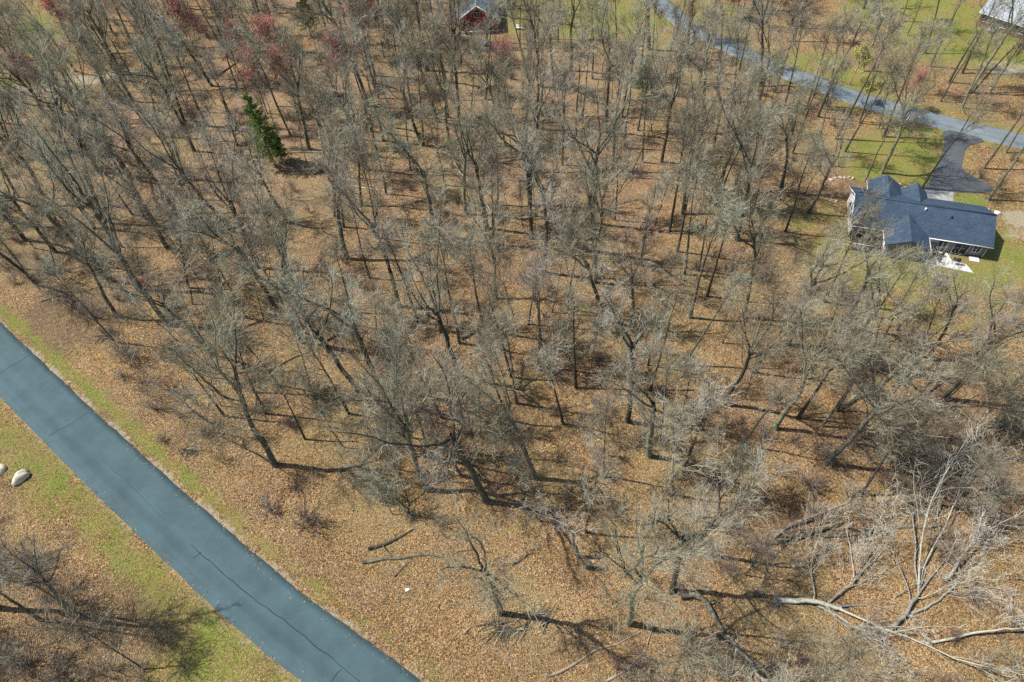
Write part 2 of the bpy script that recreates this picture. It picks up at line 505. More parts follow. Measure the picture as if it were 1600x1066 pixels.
def asphalt(name, base, blue_var=0.12, streak=True):
    m, nt, b = newmat(name)
    tc = N(nt, 'ShaderNodeTexCoord')
    v = tc.outputs['Object']
    at = N(nt, 'ShaderNodeAttribute', attribute_name='tint')
    n1 = noise(nt, v, 0.25, 6.0, 0.6)
    n2 = noise(nt, v, 22.0, 3.0, 0.7)
    lo = tuple(x * 0.76 for x in base); hi = tuple(x * 1.2 for x in base)
    c = ramp(nt, n1, [(0.3, lo), (0.7, hi)])
    c = mixc(nt, 1.0, c, ramp(nt, n2, [(0.25, (0.8, 0.8, 0.8)), (0.75, (1.18, 1.18, 1.18))]), 'MULTIPLY')
    # wear along the lanes
    w = math_(nt, 'ADD', at.outputs['Fac'], math_(nt, 'MULTIPLY', math_(nt, 'SUBTRACT', noise(nt, v, 0.8, 5.0, 0.7), 0.5), 0.10))
    c = mixc(nt, 1.0, c, ramp(nt, w, [(0.0, (1.35, 1.22, 1.12)), (0.03, (1.08, 1.05, 1.02)), (0.08, (1.0,) * 3), (0.2, (1.03,) * 3), (0.27, (0.86, 0.87, 0.88)), (0.36, (0.90, 0.91, 0.92)), (0.42, (1.04,) * 3), (0.5, (1.06,) * 3), (0.53, (1.0,) * 3), (0.75, (0.97,) * 3), (0.93, (1.02,) * 3), (0.975, (0.98,) * 3), (1.0, (1.25, 1.15, 1.08))]), 'MULTIPLY')
    # pale scuffs
    sc = noise(nt, v, 2.2, 7.0, 0.8)
    c = mixc(nt, ramp(nt, sc, [(0.6, (0, 0, 0)), (0.78, (0.45,) * 3)]), c, (0.24, 0.28, 0.28))
    nt.links.new(c, b.inputs['Base Color'])
    bp = N(nt, 'ShaderNodeBump', Strength=0.25, Distance=0.01)
    nt.links.new(n2, bp.inputs['Height'])
    nt.links.new(bp.outputs[0], b.inputs['Normal'])
    b.inputs['Roughness'].default_value = 0.8
    b.inputs['Specular IOR Level'].default_value = 0.35
    return m


M['asphalt'] = asphalt('road_asphalt', (0.056, 0.100, 0.113))
M['asphalt_far'] = asphalt('far_asphalt', (0.165, 0.20, 0.215))
M['asphalt_drive'] = asphalt('drive_asphalt', (0.078, 0.088, 0.094))
M['crack'] = simple('road_crack', (0.022, 0.035, 0.045), 0.9, 0.3, 3)
M['concrete'] = simple('concrete', (0.30, 0.30, 0.29), 0.85, 0.2, 1.2)
M['concrete_white'] = simple('pale_concrete', (0.62, 0.62, 0.60), 0.8, 0.12, 1.5)


def ribbon_road(name, P, hw_, mat, label, z=0.03, jit=0.11):
    nn = normals2(P)
    k = 9
    us = np.linspace(-1, 1, k)
    V, T = [], []
    for i in range(len(P)):
        jl = (vnoise(P[i, 0], P[i, 1], 1.7, 5) - 0.5) * 2 * jit
        jr = (vnoise(P[i, 0], P[i, 1], 1.3, 6) - 0.5) * 2 * jit
        for u in us:
            w = hw_ + (jl if u < 0 else jr)
            p = P[i] + nn[i] * u * w
            V.append((p[0], p[1], z + 0.035 * (1 - u * u)))
            T.append((u + 1) / 2)
    n = len(P)
    ii = np.arange(n * k).reshape(n, k)
    Q = np.stack([ii[:-1, :-1], ii[:-1, 1:], ii[1:, 1:], ii[1:, :-1]], -1).reshape(-1, 4).tolist()
    base = len(V)
    for i in range(n):
        for c in (0, k - 1):
            x, y, _ = V[i * k + c]
            V.append((x, y, -0.12)); T.append(0.0 if c == 0 else 1.0)
    for i in range(n - 1):
        a, b_ = base + i * 2, base + (i + 1) * 2
        Q.append((ii[i, 0], ii[i + 1, 0], b_, a))
        Q.append((ii[i + 1, k - 1], ii[i, k - 1], a + 1, b_ + 1))
    o = obj(name, raw_mesh(name, V, Q, None, [mat], True, T))
    return tag(o, label, kind='structure')


near_road = ribbon_road('road', NEAR[::1], NEAR_HW, M['asphalt'], 'blue-grey asphalt road crossing the lower left corner')
far_road = ribbon_road('road', FAR[::1], FAR_HW, M['asphalt_far'], 'grey road curving past the house behind the trees', 0.03, 0.15)


def crack(road, pix, width, z=0.0):
    P = resample(trace(pix), 0.5)
    P = P + (np.stack([vnoise(P[:, 0], P[:, 1], 1.1, 21), vnoise(P[:, 0], P[:, 1], 1.1, 22)], 1) - 0.5) * 0.22
    nn = normals2(P)
    w = width * (0.6 + 0.8 * vnoise(P[:, 0], P[:, 1], 0.9, 23))[:, None]
    dd, sd = dist_to(NEAR, P[:, 0], P[:, 1])
    keep = dd < NEAR_HW - 0.05
    P, nn, w, dd = P[keep], nn[keep], w[keep], dd[keep]
    n = len(P)
    if n < 2: return
    zz = 0.03 + 0.035 * (1 - (dd / NEAR_HW) ** 2) + 0.006
    L, R = P - nn * w / 2, P + nn * w / 2
    V = np.concatenate([np.column_stack([L, zz]), np.column_stack([R, zz])])
    i = np.arange(n - 1)
    obj('crack', raw_mesh('crack', V, np.stack([i, i + 1, n + i + 1, n + i], 1), None, [M['crack']]), road)


for pix, w in (([(300, 853), (345, 893), (400, 937), (453, 977), (563, 1066), (600, 1095)], 0.085), ([(145, 640), (108, 664), (72, 685)], 0.075), ([(54, 551), (25, 568), (0, 583)], 0.07),
               ([(632, 1044), (613, 1066), (600, 1080)], 0.075), ([(534, 1046), (517, 1066), (505, 1080)], 0.075), ([(315, 863), (302, 873)], 0.09), ([(30, 580), (14, 590)], 0.06), ([(160, 717), (215, 770), (260, 815)], 0.03)):
    crack(near_road, pix, w)


def flat_slab(name, poly, z0, z1, mat, label, kind='structure', cat=None, parent=None, tint=0.46):
    n = len(poly)
    c = np.mean(poly, 0)
    V = [(p[0], p[1], z1) for p in poly] + [(p[0], p[1], z0) for p in poly]
    me = bpy.data.meshes.new(name)
    faces = [tuple(range(n))] + [(i, n + i, n + (i + 1) % n, (i + 1) % n) for i in range(n)]
    me.from_pydata(V, [], faces)
    me.materials.append(mat)
    a = me.attributes.new('tint', 'FLOAT', 'POINT')
    a.data.foreach_set('value', np.full(len(V), tint, np.float32))
    o = obj(name, me, parent)
    # face up
    if me.polygons[0].normal.z < 0:
        me.flip_normals()
    if parent is None:
        tag(o, label, cat, kind=kind)
    return o


dp = np.vstack([drive_poly, drive_poly[:1]])
dp = resample(dp, 0.7)
flat_slab('driveway', dp, -0.1, 0.040, M['asphalt_drive'], 'dark asphalt driveway with a turning spur by the house')
flat_slab('driveway_apron', apron_poly, -0.1, 0.052, M['concrete'], 'grey concrete apron between driveway and dark roofed house')

# ------------------------------------------------------------------ trees: bare spring woodland, grown branch by branch
def unit(v):
    return v / (np.linalg.norm(v, axis=-1, keepdims=True) + 1e-9)


def tubes(P, R, sides):
    """polylines (n,p,3) with radii (n,p) -> vertices, quads"""
    n, p, _ = P.shape
    T = unit(np.gradient(P, axis=1))
    ref = np.where(np.abs(T[..., 2:3]) > 0.8, np.array([1.0, 0, 0]), np.array([0, 0, 1.0]))
    A = unit(np.cross(T, ref)); B = np.cross(T, A)
    an = np.arange(sides) / sides * 2 * math.pi
    V = P[:, :, None] + R[:, :, None, None] * (A[:, :, None] * np.cos(an)[None, None, :, None] + B[:, :, None] * np.sin(an)[None, None, :, None])
    i = np.arange(n * p * sides).reshape(n, p, sides)
    j = np.roll(i, -1, axis=2)
    Q = np.stack([i[:, :-1], j[:, :-1], j[:, 1:], i[:, 1:]], -1).reshape(-1, 4)
    return V.reshape(-1, 3), Q


def ribbons(P, W, r):
    """flat twigs: polylines (n,p,3) with widths (n,p)"""
    n, p, _ = P.shape
    T = unit(P[:, -1] - P[:, 0])
    S = unit(np.cross(T, r.normal(size=(n, 3))))[:, None]
    V = np.stack([P - S * W[..., None] / 2, P + S * W[..., None] / 2], 2)
    i = np.arange(n * p * 2).reshape(n, p, 2)
    Q = np.stack([i[:, :-1, 0], i[:, :-1, 1], i[:, 1:, 1], i[:, 1:, 0]], -1).reshape(-1, 4)
    return V.reshape(-1, 3), Q


def slivers(P0, P1, W, r):
    n = len(P0)
    S = unit(np.cross(P1 - P0, r.normal(size=(n, 3)))) * W[:, None] / 2
    V = np.stack([P0 - S, P0 + S, P1], 1)
    return V.reshape(-1, 3), np.arange(n * 3).reshape(n, 3)


def grow(P, R, n, t0, t1, ang, angsd, length, lsd, npts, r, up=0.1, wob=0.12, rr=0.6, tip=0.25, droop_t=0.5):
    """n children on every parent polyline"""
    N_, p, _ = P.shape
    idx = np.repeat(np.arange(N_), n)
    m = len(idx)
    k = np.tile(np.arange(n), N_)
    t = t0 + (t1 - t0) * (k + r.random(m)) / n
    f = t * (p - 1)
    i0 = np.minimum(f.astype(int), p - 2)
    w = (f - i0)[:, None]
    A, B = P[idx, i0], P[idx, i0 + 1]
    pos = A * (1 - w) + B * w
    tan = unit(B - A)
    rad = R[idx, i0] * (1 - w[:, 0]) + R[idx, i0 + 1] * w[:, 0]
    perp = unit(np.cross(tan, r.normal(size=(m, 3))))
    a = np.radians(ang + angsd * r.normal(size=m))[:, None]
    d = np.cos(a) * tan + np.sin(a) * perp
    L = length * (1 - droop_t * (t - t0) / max(1e-6, t1 - t0)) * np.clip(1 + lsd * r.normal(size=m), 0.35, 2)
    out = np.zeros((m, npts, 3))
    out[:, 0] = pos
    d = unit(d + np.array([0, 0, up]) * 0.5)
    for q in range(1, npts):
        d = unit(d + np.array([0, 0, up]) + wob * r.normal(size=(m, 3)))
        out[:, q] = out[:, q - 1] + d * (L / (npts - 1))[:, None]
    r0 = np.minimum(rad * rr, 1e9)
    RR = r0[:, None] * np.linspace(1, tip, npts)[None]
    return out, RR, idx


def grow_tree(seed, h, rad, fork, nlimb, spread, dens=1.0, style='fork', wobble=0.25, twig_w=0.029, fine=1.0, buds=None, broken=False):
    """returns trunk Geo, [limb Geo], crown Geo (and buds Geo)"""
    r = np.random.default_rng(seed)
    npt = 12
    top = h * (fork if style == 'fork' else 0.88)
    z = np.linspace(0, 1, npt)
    off = np.cumsum(r.normal(size=(npt, 2)), 0) * wobble * 0.35
    off -= off[0]
    if style != 'fork':
        off *= 0.8
    trunk = np.zeros((1, npt, 3))
    trunk[0, :, :2] = off * z[:, None]
    trunk[0, :, 2] = z * top
    endr = 0.62 if style == 'fork' else 0.16
    tr = rad * (1 + (endr - 1) * z)
    tr[0] *= 1.35
    tr[1] *= 1.05
    trunk[0, 0, 2] = -0.45
    trunk = np.concatenate([trunk[:, :1], trunk[:, :1] * 0.6 + trunk[:, 1:2] * 0.4 * np.array([1, 1, 0.5]), trunk[:, 1:]], 1)
    tr = np.concatenate([tr[:1] * 1.15, [rad * 1.1], tr[1:]])[None]
    gt = Geo()
    gt.add(*tubes(trunk, tr, 8))
    # a cap on the trunk end
    # main limbs
    if style == 'fork':
        lo = (1 - fork) * h
        P1, R1, _ = grow(trunk, tr, nlimb, 0.86, 1.0, spread, 7, lo * 1.12, 0.14, 9, r, up=0.10, wob=0.13, rr=0.66, tip=0.16, droop_t=-0.1)
        Pa, Ra, _ = grow(trunk, tr, 3, 0.6, 0.88, 50, 12, lo * 0.5, 0.3, 9, r, up=0.10, wob=0.16, rr=0.32, tip=0.2)
        P1, R1 = np.concatenate([P1, Pa]), np.concatenate([R1, Ra])
    else:
        P1, R1, _ = grow(trunk, tr, nlimb, fork, 0.97, spread, 9, (1 - fork) * h * 0.62, 0.25, 9, r, up=0.12, wob=0.14, rr=0.5, tip=0.18, droop_t=0.6)
        Pl = trunk[:, -3:]
        tipdir = np.array([0, 0, 1.0])
        lead = np.stack([trunk[0, -1] + tipdir * h * 0.12 * q / 8 + r.normal(size=3) * 0.06 * q for q in range(9)])[None]
        P1 = np.concatenate([P1, lead]); R1 = np.concatenate([R1, tr[:, -1:] * np.linspace(1, 0.2, 9)[None]])
    n2 = int(round(7 * dens))
    cl = (1 - fork) * h
    P2, R2, i2 = grow(P1, R1, n2, 0.2, 1.0, 37, 13, cl * 0.36, 0.3, 6, r, up=0.07, wob=0.14, rr=0.52, tip=0.22)
    limbs = []
    for k in range(len(P1)):
        g = Geo()
        g.add(*tubes(P1[k:k + 1], np.maximum(R1[k:k + 1], 0.02), 6))
        s = i2 == k
        g.add(*tubes(P2[s], np.maximum(R2[s], 0.014), 4))
        limbs.append(g)
    crown = Geo()
    bud = Geo()
    if broken:
        P3, R3, _ = grow(P2, R2, 6, 0.2, 1.0, 42, 15, cl * 0.15, 0.4, 4, r, up=0.03, wob=0.2, rr=0.6, tip=0.3)
        V, Q = tubes(P3, np.maximum(R3, 0.011), 3)
        crown.add(V, Q)
        P4, R4, _ = grow(P3, R3, 4, 0.2, 1.0, 45, 15, cl * 0.06, 0.4, 3, r, up=0.0, wob=0.2)
        crown.add(*ribbons(P4, np.full(P4.shape[:2], twig_w) * np.linspace(1, .4, 3), r))
        return gt, limbs, crown, None
    PS = np.concatenate([P2, P1[:, -6:]]) ; RS = np.concatenate([R2, R1[:, -6:]])
    P3, R3, _ = grow(PS, RS, int(round(7 * dens)), 0.15, 1.0, 33, 12, cl * 0.215, 0.35, 4, r, up=0.06, wob=0.11, rr=0.6, tip=0.3)
    crown.add(*tubes(P3, np.clip(R3, 0.019, 0.05), 3))
    P4, R4, _ = grow(P3, R3, int(round(6 * fine)), 0.12, 1.0, 35, 13, cl * 0.115, 0.35, 3, r, up=0.06, wob=0.12, rr=0.6)
    crown.add(*ribbons(P4, np.full(P4.shape[:2], twig_w) * np.linspace(1, 0.55, 3), r))
    P5, R5, _ = grow(P4, R4, 2, 0.2, 1.0, 35, 13, cl * 0.06, 0.35, 2, r, up=0.05, wob=0.1)
    crown.add(*[x if j == 0 else x for j, x in enumerate(slivers(P5[:, 0], P5[:, 1], np.full(len(P5), twig_w * 0.6), r))][:1], T=slivers(P5[:, 0], P5[:, 1], np.full(len(P5), twig_w * 0.6), r)[1])
    if buds:
        keep = r.random(len(P5)) < buds
        e = P5[keep, 1]
        dr = unit(r.normal(size=e.shape)) * 0.17
        bud.add(*[slivers(e, e + dr, np.full(len(e), 0.18), r)[0]], T=slivers(e, e + dr, np.full(len(e), 0.18), r)[1])
        e2 = P4[r.random(len(P4)) < buds, 1]
        dr = unit(r.normal(size=e2.shape)) * 0.17
        bud.add(*[slivers(e2, e2 + dr, np.full(len(e2), 0.18), r)[0]], T=slivers(e2, e2 + dr, np.full(len(e2), 0.18), r)[1])
        return gt, limbs, crown, bud
    return gt, limbs, crown, None


class Variant:
    pass


def variant(look, seed, bark='bark', twig='twig', budmat=None, **kw):
    gt, limbs, crown, bud = grow_tree(seed, **kw)
    v = Variant()
    v.look, v.h = look, kw['h']
    v.trunk = gt.mesh('trunk', M[bark])
    v.limbs = [g.mesh('limb', M[bark]) for g in limbs]
    al = Geo()
    al.merge(gt)
    for g in limbs:
        al.merge(g)
    v.whole = al.mesh('trunk', M[bark])
    v.crown = crown.mesh('crown', M[twig], False)
    v.bud = bud.mesh('bud_clusters', M[budmat], False) if bud is not None else None
    return v


VAR = {'O': [], 'P': [], 'S': [], 'D': [], 'R': [], 'Y': []}
for k in range(9):      # large forked trees
    VAR['O'].append(variant('large forked bare tree', 100 + k, bark=('bark', 'bark_dark', 'bark')[k % 3], twig=('twig', 'twig', 'twig_dark')[k % 3],
                            h=25.0 + (k * 37 % 9) * 0.5, rad=0.36 + (k % 4) * 0.03, fork=0.55 + (k % 5) * 0.028, nlimb=3 + k % 3, spread=24 + (k % 4) * 4, dens=0.82, wobble=0.5, fine=0.85))
for k in range(8):      # slender forest-grown poles
    VAR['P'].append(variant('slender bare tree', 200 + k, bark=('bark_dark', 'bark')[k % 2], twig=('twig_dark', 'twig', 'twig')[k % 3],
                            h=19.5 + (k * 5 % 8) * 0.6, rad=0.20 + (k % 4) * 0.02, fork=0.56 + (k % 4) * 0.03, nlimb=8, spread=34, dens=0.55, style='lead', wobble=0.4, fine=0.85))
for k in range(4):      # thin saplings
    VAR['S'].append(variant('thin bare sapling', 300 + k, bark='bark_dark', twig=('twig', 'twig_dark')[k % 2],
                            h=8.5 + k * 1.5, rad=0.075 + 0.008 * k, fork=0.35, nlimb=7, spread=34, dens=0.5, style='lead', wobble=0.4, fine=0.6, twig_w=0.022))
for k in range(3):      # dead, pale, half broken
    VAR['D'].append(variant('dead tree with pale broken limbs', 400 + k, bark='bark_pale', twig='twig_pale',
                            h=15 + k * 2, rad=0.30, fork=0.5, nlimb=3, spread=38, dens=0.7, wobble=0.6, broken=True))
for k in range(2):      # red-budded maples
    VAR['R'].append(variant('slender red-budded tree', 500 + k, bark='bark', twig='twig', budmat='bud_red',
                            h=15 + k * 2, rad=0.16, fork=0.4, nlimb=9, spread=40, dens=0.72, style='lead', wobble=0.3, fine=1.0, buds=0.9))
for k in range(1):
    VAR['Y'].append(variant('young tree with yellow-green buds', 520 + k, bark='bark', twig='twig', budmat='bud_yellow',
                            h=8, rad=0.09, fork=0.3, nlimb=9, spread=42, dens=0.7, style='lead', wobble=0.3, fine=0.9, buds=0.6))
VAR['L'] = [variant('young tree holding orange dead leaves', 530, bark='bark', twig='twig', budmat='leaf_orange',
                    h=8, rad=0.09, fork=0.3, nlimb=9, spread=42, dens=0.7, style='lead', wobble=0.3, fine=0.9, buds=0.9)]

TREES = []           # (object, look, base xy)
NAMES = {'O': 'bare_tree', 'P': 'slender_tree', 'S': 'sapling', 'D': 'dead_tree', 'R': 'budding_tree', 'Y': 'budding_tree', 'L': 'young_beech'}
GROUPS = {'O': 'large forked trees of the wood', 'P': 'slender trees of the wood', 'S': 'saplings in the wood', 'D': 'dead trees in the wood', 'R': 'red-budded trees in the wood', 'Y': None, 'L': None}
CATS = {'S': 'sapling'}


def place_tree(kind, xy, scale=1.0, lean=(0.0, 0.0), split=True, vi=None, rz=None):
    v = VAR[kind][vi % len(VAR[kind]) if vi is not None else random.randrange(len(VAR[kind]))]
    z = float(ground_z(xy[0], xy[1]))
    t = empty(NAMES[kind], (xy[0], xy[1], z))
    s = scale
    t.scale = (s, s, s)
    rz = random.uniform(0, 6.283) if rz is None else rz
    up = Vector((lean[0], lean[1], 1.0)).normalized()
    t.rotation_mode = 'QUATERNION'
    t.rotation_quaternion = Vector((0, 0, 1)).rotation_difference(up) @ Euler((0, 0, rz)).to_quaternion()
    if split:
        tk = obj('trunk', v.trunk, t)
        for lm in v.limbs:
            obj('limb', lm, tk)
    else:
        obj('trunk', v.whole, t)
    cr = obj('crown', v.crown, t)
    if v.bud:
        obj('bud_clusters', v.bud, cr)
    t['category'] = CATS.get(kind, 'tree')
    if GROUPS[kind]:
        t['group'] = GROUPS[kind]
    TREES.append((t, kind, v.look, np.array(xy)))
    return t


S3 = 1066 / 356
HERO = []       # kind, base pixel, a pixel higher up the trunk, scale


def tile(ox, oy, rows):
    for kind, bx, by, tx, ty, sc in rows:
        HERO.append((kind, ox + bx / S3, oy + by / S3, ox + tx / S3, oy + ty / S3, sc))


tile(0, 0, [('O', 200, 520, 130, 390, .85), ('O', 230, 960, 50, 680, .9), ('P', 440, 545, 310, 340, 1), ('O', 590, 380, 490, 190, .9), ('P', 280, 410, 220, 300, 1), ('P', 215, 430, 150, 330, .9), ('P', 660, 110, 600, 0, 1), ('P', 610, 200, 540, 20, 1.1),
            ('P', 745, 135, 680, 20, 1), ('P', 1110, 410, 1060, 270, 1), ('P', 1020, 190, 960, 90, 1), ('O', 870, 590, 760, 310, .9), ('O', 990, 400, 880, 220, .85), ('P', 970, 590, 890, 430, 1), ('P', 750, 640, 720, 450, 1), ('O', 910, 710, 800, 460, .85),
            ('O', 490, 1040, 410, 850, .95), ('O', 440, 1066, 330, 870, .85), ('P', 620, 1005, 530, 880, .9), ('P', 680, 1020, 590, 850, 1), ('P', 740, 1060, 630, 870, 1), ('O', 860, 1050, 690, 780, .95), ('O', 1070, 1066, 850, 800, .95), ('P', 1100, 1020, 1050, 890, .9),
            ('P', 560, 580, 480, 420, 1), ('P', 690, 600, 560, 430, 1), ('P', 1110, 680, 1070, 560, .9), ('P', 930, 520, 880, 390, .9), ('O', 60, 1040, -60, 880, .8), ('O', 150, 700, 60, 520, .8), ('P', 330, 200, 260, 60, 1), ('O', 420, 250, 340, 60, .8)])
tile(400, 0, [('O', 950, 550, 930, 200, 1), ('P', 785, 680, 760, 300, 1.1), ('O', 775, 680, 690, 460, .85), ('O', 850, 570, 790, 330, .9), ('O', 800, 330, 760, 30, 1.1), ('O', 525, 500, 420, 170, 1), ('P', 560, 420, 500, 230, 1), ('P', 660, 270, 630, 90, 1),
              ('O', 520, 790, 440, 590, .9), ('O', 250, 700, 200, 480, .9), ('P', 340, 820, 300, 620, 1.1), ('P', 165, 640, 60, 420, 1), ('P', 900, 550, 870, 330, 1), ('P', 1080, 195, 1080, 0, 1.1), ('P', 865, 470, 850, 250, 1), ('P', 1075, 470, 1090, 270, 1),
              ('P', 610, 910, 570, 700, 1), ('S', 790, 890, 690, 770, 1.1), ('O', 980, 1000, 970, 760, .85), ('O', 1080, 1066, 1030, 780, .9), ('P', 1130, 960, 1135, 830, .9), ('P', 410, 1060, 380, 830, 1), ('O', 150, 1040, 60, 880, .8), ('P', 1010, 680, 1000, 420, 1),
              ('P', 130, 260, 60, 60, 1), ('P', 100, 500, 30, 330, 1), ('P', 480, 130, 460, 0, 1), ('P', 960, 300, 950, 120, 1), ('D', 640, 600, 590, 400, .9)])
tile(800, 0, [('O', 355, 1040, 375, 830, 1.05), ('P', 235, 770, 245, 550, 1), ('S', 170, 1050, 180, 930, 1.1), ('P', 480, 1030, 500, 720, .9), ('P', 550, 830, 610, 700, .8), ('P', 610, 760, 615, 600, .95), ('O', 195, 420, 190, 320, .8), ('P', 85, 400, 70, 340, 1), ('O', 140, 410, 130, 300, .8),
              ('O', 980, 340, 960, 230, .75), ('O', 1165, 400, 1165, 150, 1.05), ('O', 640, 230, 640, 20, 1.1), ('P', 375, 370, 380, 180, 1), ('P', 490, 350, 490, 200, 1), ('P', 850, 180, 845, 80, .9), ('P', 760, 190, 800, 30, 1), ('O', 800, 1000, 830, 750, .9), ('O', 960, 890, 1010, 760, .85),
              ('P', 1010, 600, 1030, 450, 1), ('P', 120, 180, 125, 30, 1), ('P', 215, 200, 220, 20, 1), ('P', 300, 640, 300, 500, 1), ('O', 700, 760, 720, 600, .85), ('O', 440, 620, 450, 480, .85), ('O', 880, 620, 900, 480, .85), ('O', 60, 800, 60, 650, .8)])
tile(1200, 0, [('O', 530, 810, 680, 490, .8), ('P', 455, 850, 520, 690, .85), ('P', 320, 650, 460, 380, 1.15), ('P', 360, 710, 450, 540, 1), ('P', 230, 550, 340, 270, 1.2), ('P', 540, 640, 650, 380, 1.05), ('P', 180, 510, 230, 350, .9), ('P', 270, 500, 300, 390, .9), ('P', 80, 490, 130, 270, .95),
               ('P', 720, 880, 900, 580, 1), ('P', 1030, 935, 1198, 690, 1.15), ('P', 1010, 785, 1190, 540, .95), ('O', 940, 430, 1100, 190, .85), ('P', 850, 380, 940, 200, 1), ('P', 910, 340, 1010, 130, 1), ('P', 735, 250, 800, 40, 1.1), ('P', 760, 310, 860, 60, 1), ('P', 120, 190, 160, 60, 1),
               ('P', 1040, 430, 1130, 300, .9), ('P', 620, 100, 650, 10, .9), ('O', 440, 330, 490, 200, .7), ('P', 960, 430, 1080, 290, .9), ('O', 60, 900, 90, 700, .8), ('O', 190, 1000, 250, 860, .7)])
tile(0, 356, [('O', 650, 290, 490, 50, 1.05), ('O', 520, 250, 380, 120, .95), ('D', 985, 915, 780, 750, .55), ('O', 1287, 1110, 1030, 600, 1.05), ('P', 880, 280, 870, 110, 1), ('P', 1050, 880, 900, 680, .8), ('P', 1190, 770, 1110, 590, .9), ('P', 930, 240, 860, 130, .85), ('O', 120, 60, 0, -90, .85)])
tile(400, 356, [('O', 490, 775, 250, 400, 1), ('O', 575, 745, 420, 270, 1), ('P', 435, 870, 300, 620, .85), ('S', 480, 620, 450, 500, 1.1), ('P', 660, 840, 595, 530, 1), ('P', 750, 860, 690, 690, .9), ('O', 740, 1060, 650, 870, .8), ('P', 805, 1060, 770, 900, .9), ('P', 870, 890, 790, 730, .9),
                ('O', 670, 365, 610, 100, .95), ('P', 1070, 490, 1020, 240, 1.05), ('P', 1110, 75, 1105, -40, .95), ('S', 870, 170, 850, 80, 1), ('O', 950, 700, 890, 520, .85), ('P', 760, 440, 700, 250, 1), ('P', 1195, 700, 1120, 430, 1), ('P', 1190, 900, 1120, 760, .9), ('S', 1050, 950, 1040, 760, 1),
                ('P', 230, 990, 120, 770, .8), ('S', 410, 1030, 270, 820, 1.2), ('P', 45, 870, 0, 780, .9), ('P', 110, 740, 0, 590, .9), ('P', 155, 200, 80, 60, 1), ('P', 1035, 1060, 1010, 960, .9), ('O', 330, 560, 220, 380, .85)])
tile(800, 356, [('O', 90, 50, 85, -100, .95), ('O', 150, 210, 165, 0, .95), ('P', 260, 380, 280, 130, .9), ('O', 435, 430, 340, 150, .8), ('P', 810, 220, 830, 20, 1), ('P', 870, 200, 900, 60, .9), ('S', 690, 330, 725, 240, 1), ('O', 560, 480, 560, 230, .8), ('D', 230, 540, 200, 360, .6), ('P', 140, 560, 130, 400, .9),
                ('P', 300, 745, 290, 560, .95), ('O', 540, 905, 600, 580, .95), ('S', 500, 780, 530, 700, 1.1), ('P', 20, 820, 0, 650, .95), ('O', 110, 1170, 0, 920, .85), ('P', 240, 920, 210, 780, .9), ('O', 640, 1066, 640, 900, .85), ('P', 690, 990, 720, 830, .9), ('O', 990, 830, 1090, 590, .85), ('P', 800, 650, 870, 550, .9), ('S', 370, 650, 390, 480, 1.2),
                ('P', 1130, 680, 1190, 570, .9), ('O', 1080, 420, 1120, 250, .85)])
tile(1200, 356, [('O', 30, 940, 110, 800, .9), ('O', 90, 550, 270, 200, .9), ('P', 140, 890, 330, 590, 1), ('P', 250, 930, 320, 840, .9), ('P', 690, 600, 830, 300, .8), ('O', 740, 620, 940, 340, .62), ('P', 720, 800, 850, 690, .9), ('O', 820, 800, 1000, 600, .8), ('P', 600, 480, 720, 330, .6), ('P', 520, 380, 620, 200, .65), ('P', 950, 620, 1180, 370, .75), ('O', 1100, 800, 1230, 640, .8), ('O', 480, 800, 600, 640, .75), ('O', 350, 480, 430, 330, .75)])
tile(0, 710, [('P', 190, 775, 0, 620, .9), ('O', 400, 770, 60, 500, .65), ('P', 330, 740, 90, 500, .8)])
tile(400, 710, [('O', 800, 165, 730, 0, .95), ('O', 1145, 745, 1105, 590, .85), ('O', 1080, 220, 1000, 60, .95), ('P', 960, 100, 920, 20, .9), ('S', 640, 280, 540, 130, 1)])
tile(800, 710, [('O', 545, 790, 600, 590, .95), ('O', 745, 645, 850, 330, .9), ('D', 310, 480, 255, 230, .8), ('P', 345, 365, 375, 120, .85), ('D', 130, 310, 90, 190, .35), ('P', 430, 110, 430, 0, .9), ('P', 755, 190, 745, 80, .9), ('S', 1095, 565, 1170, 430, .9)])

occupied = []
for j, (kind, bx, by, tx, ty, sc) in enumerate(HERO):
    b = G(bx, by)
    # sideways lean that makes the trunk run through the second pixel
    want = math.atan2(ty - by, tx - bx)
    best, bl = 9, 0
    for a in np.linspace(-0.4, 0.4, 41):
        q = PX(b + np.array([a, 0, 1.0]) * 6)
        dlt = abs((math.atan2(q[1] - by, q[0] - bx) - want + math.pi) % (2 * math.pi) - math.pi)
        if dlt < best: best, bl = dlt, a
    bl = max(-0.24, min(0.24, bl))
    near = by > 420
    place_tree(kind, b[:2], sc, (bl, random.uniform(-.05, .05)), split=by > 240, vi=j * 5 + (j // 3))
    occupied.append((b[0], b[1], 1.0))

for px, py, sc in ((322, 122, 1.0), (85, 178, .8), (578, 95, 1.0), (600, 88, .9), (418, 178, .8), (470, 195, .9), (452, 150, .9), (545, 172, .9), (243, 475, .35), (785, 170, .8), (130, 95, .8), (205, 62, .8), (1412, 172, .45), (660, 60, .9), (365, 60, .8), (395, 130, .7)):
    b = G(px, py)
    place_tree('R', b[:2], sc, (0, 0), True)
    occupied.append((b[0], b[1], 1))
for px, py, sc in ((1328, 133, .9), (1345, 160, .6)):
    b = G(px, py); place_tree('Y', b[:2], sc)
for px, py, sc in ((1142, 28, 1.0), (1215, 36, .8), (1075, 40, .5)):
    b = G(px, py); place_tree('L', b[:2], sc)


for px, py in ((432, 262), (420, 275), (445, 285), (440, 300), (486, 54), (480, 70), (492, 85), (484, 100), (425, 310), (435, 335), (450, 360), (470, 330), (460, 300), (480, 375), (745, 70), (750, 90), (760, 110), (735, 105), (755, 130), (745, 150), (1440, 450), (1480, 455), (1520, 450), (1470, 490), (1510, 500), (1540, 480)):
    b = G(px, py); occupied.append((b[0], b[1], 1.4))


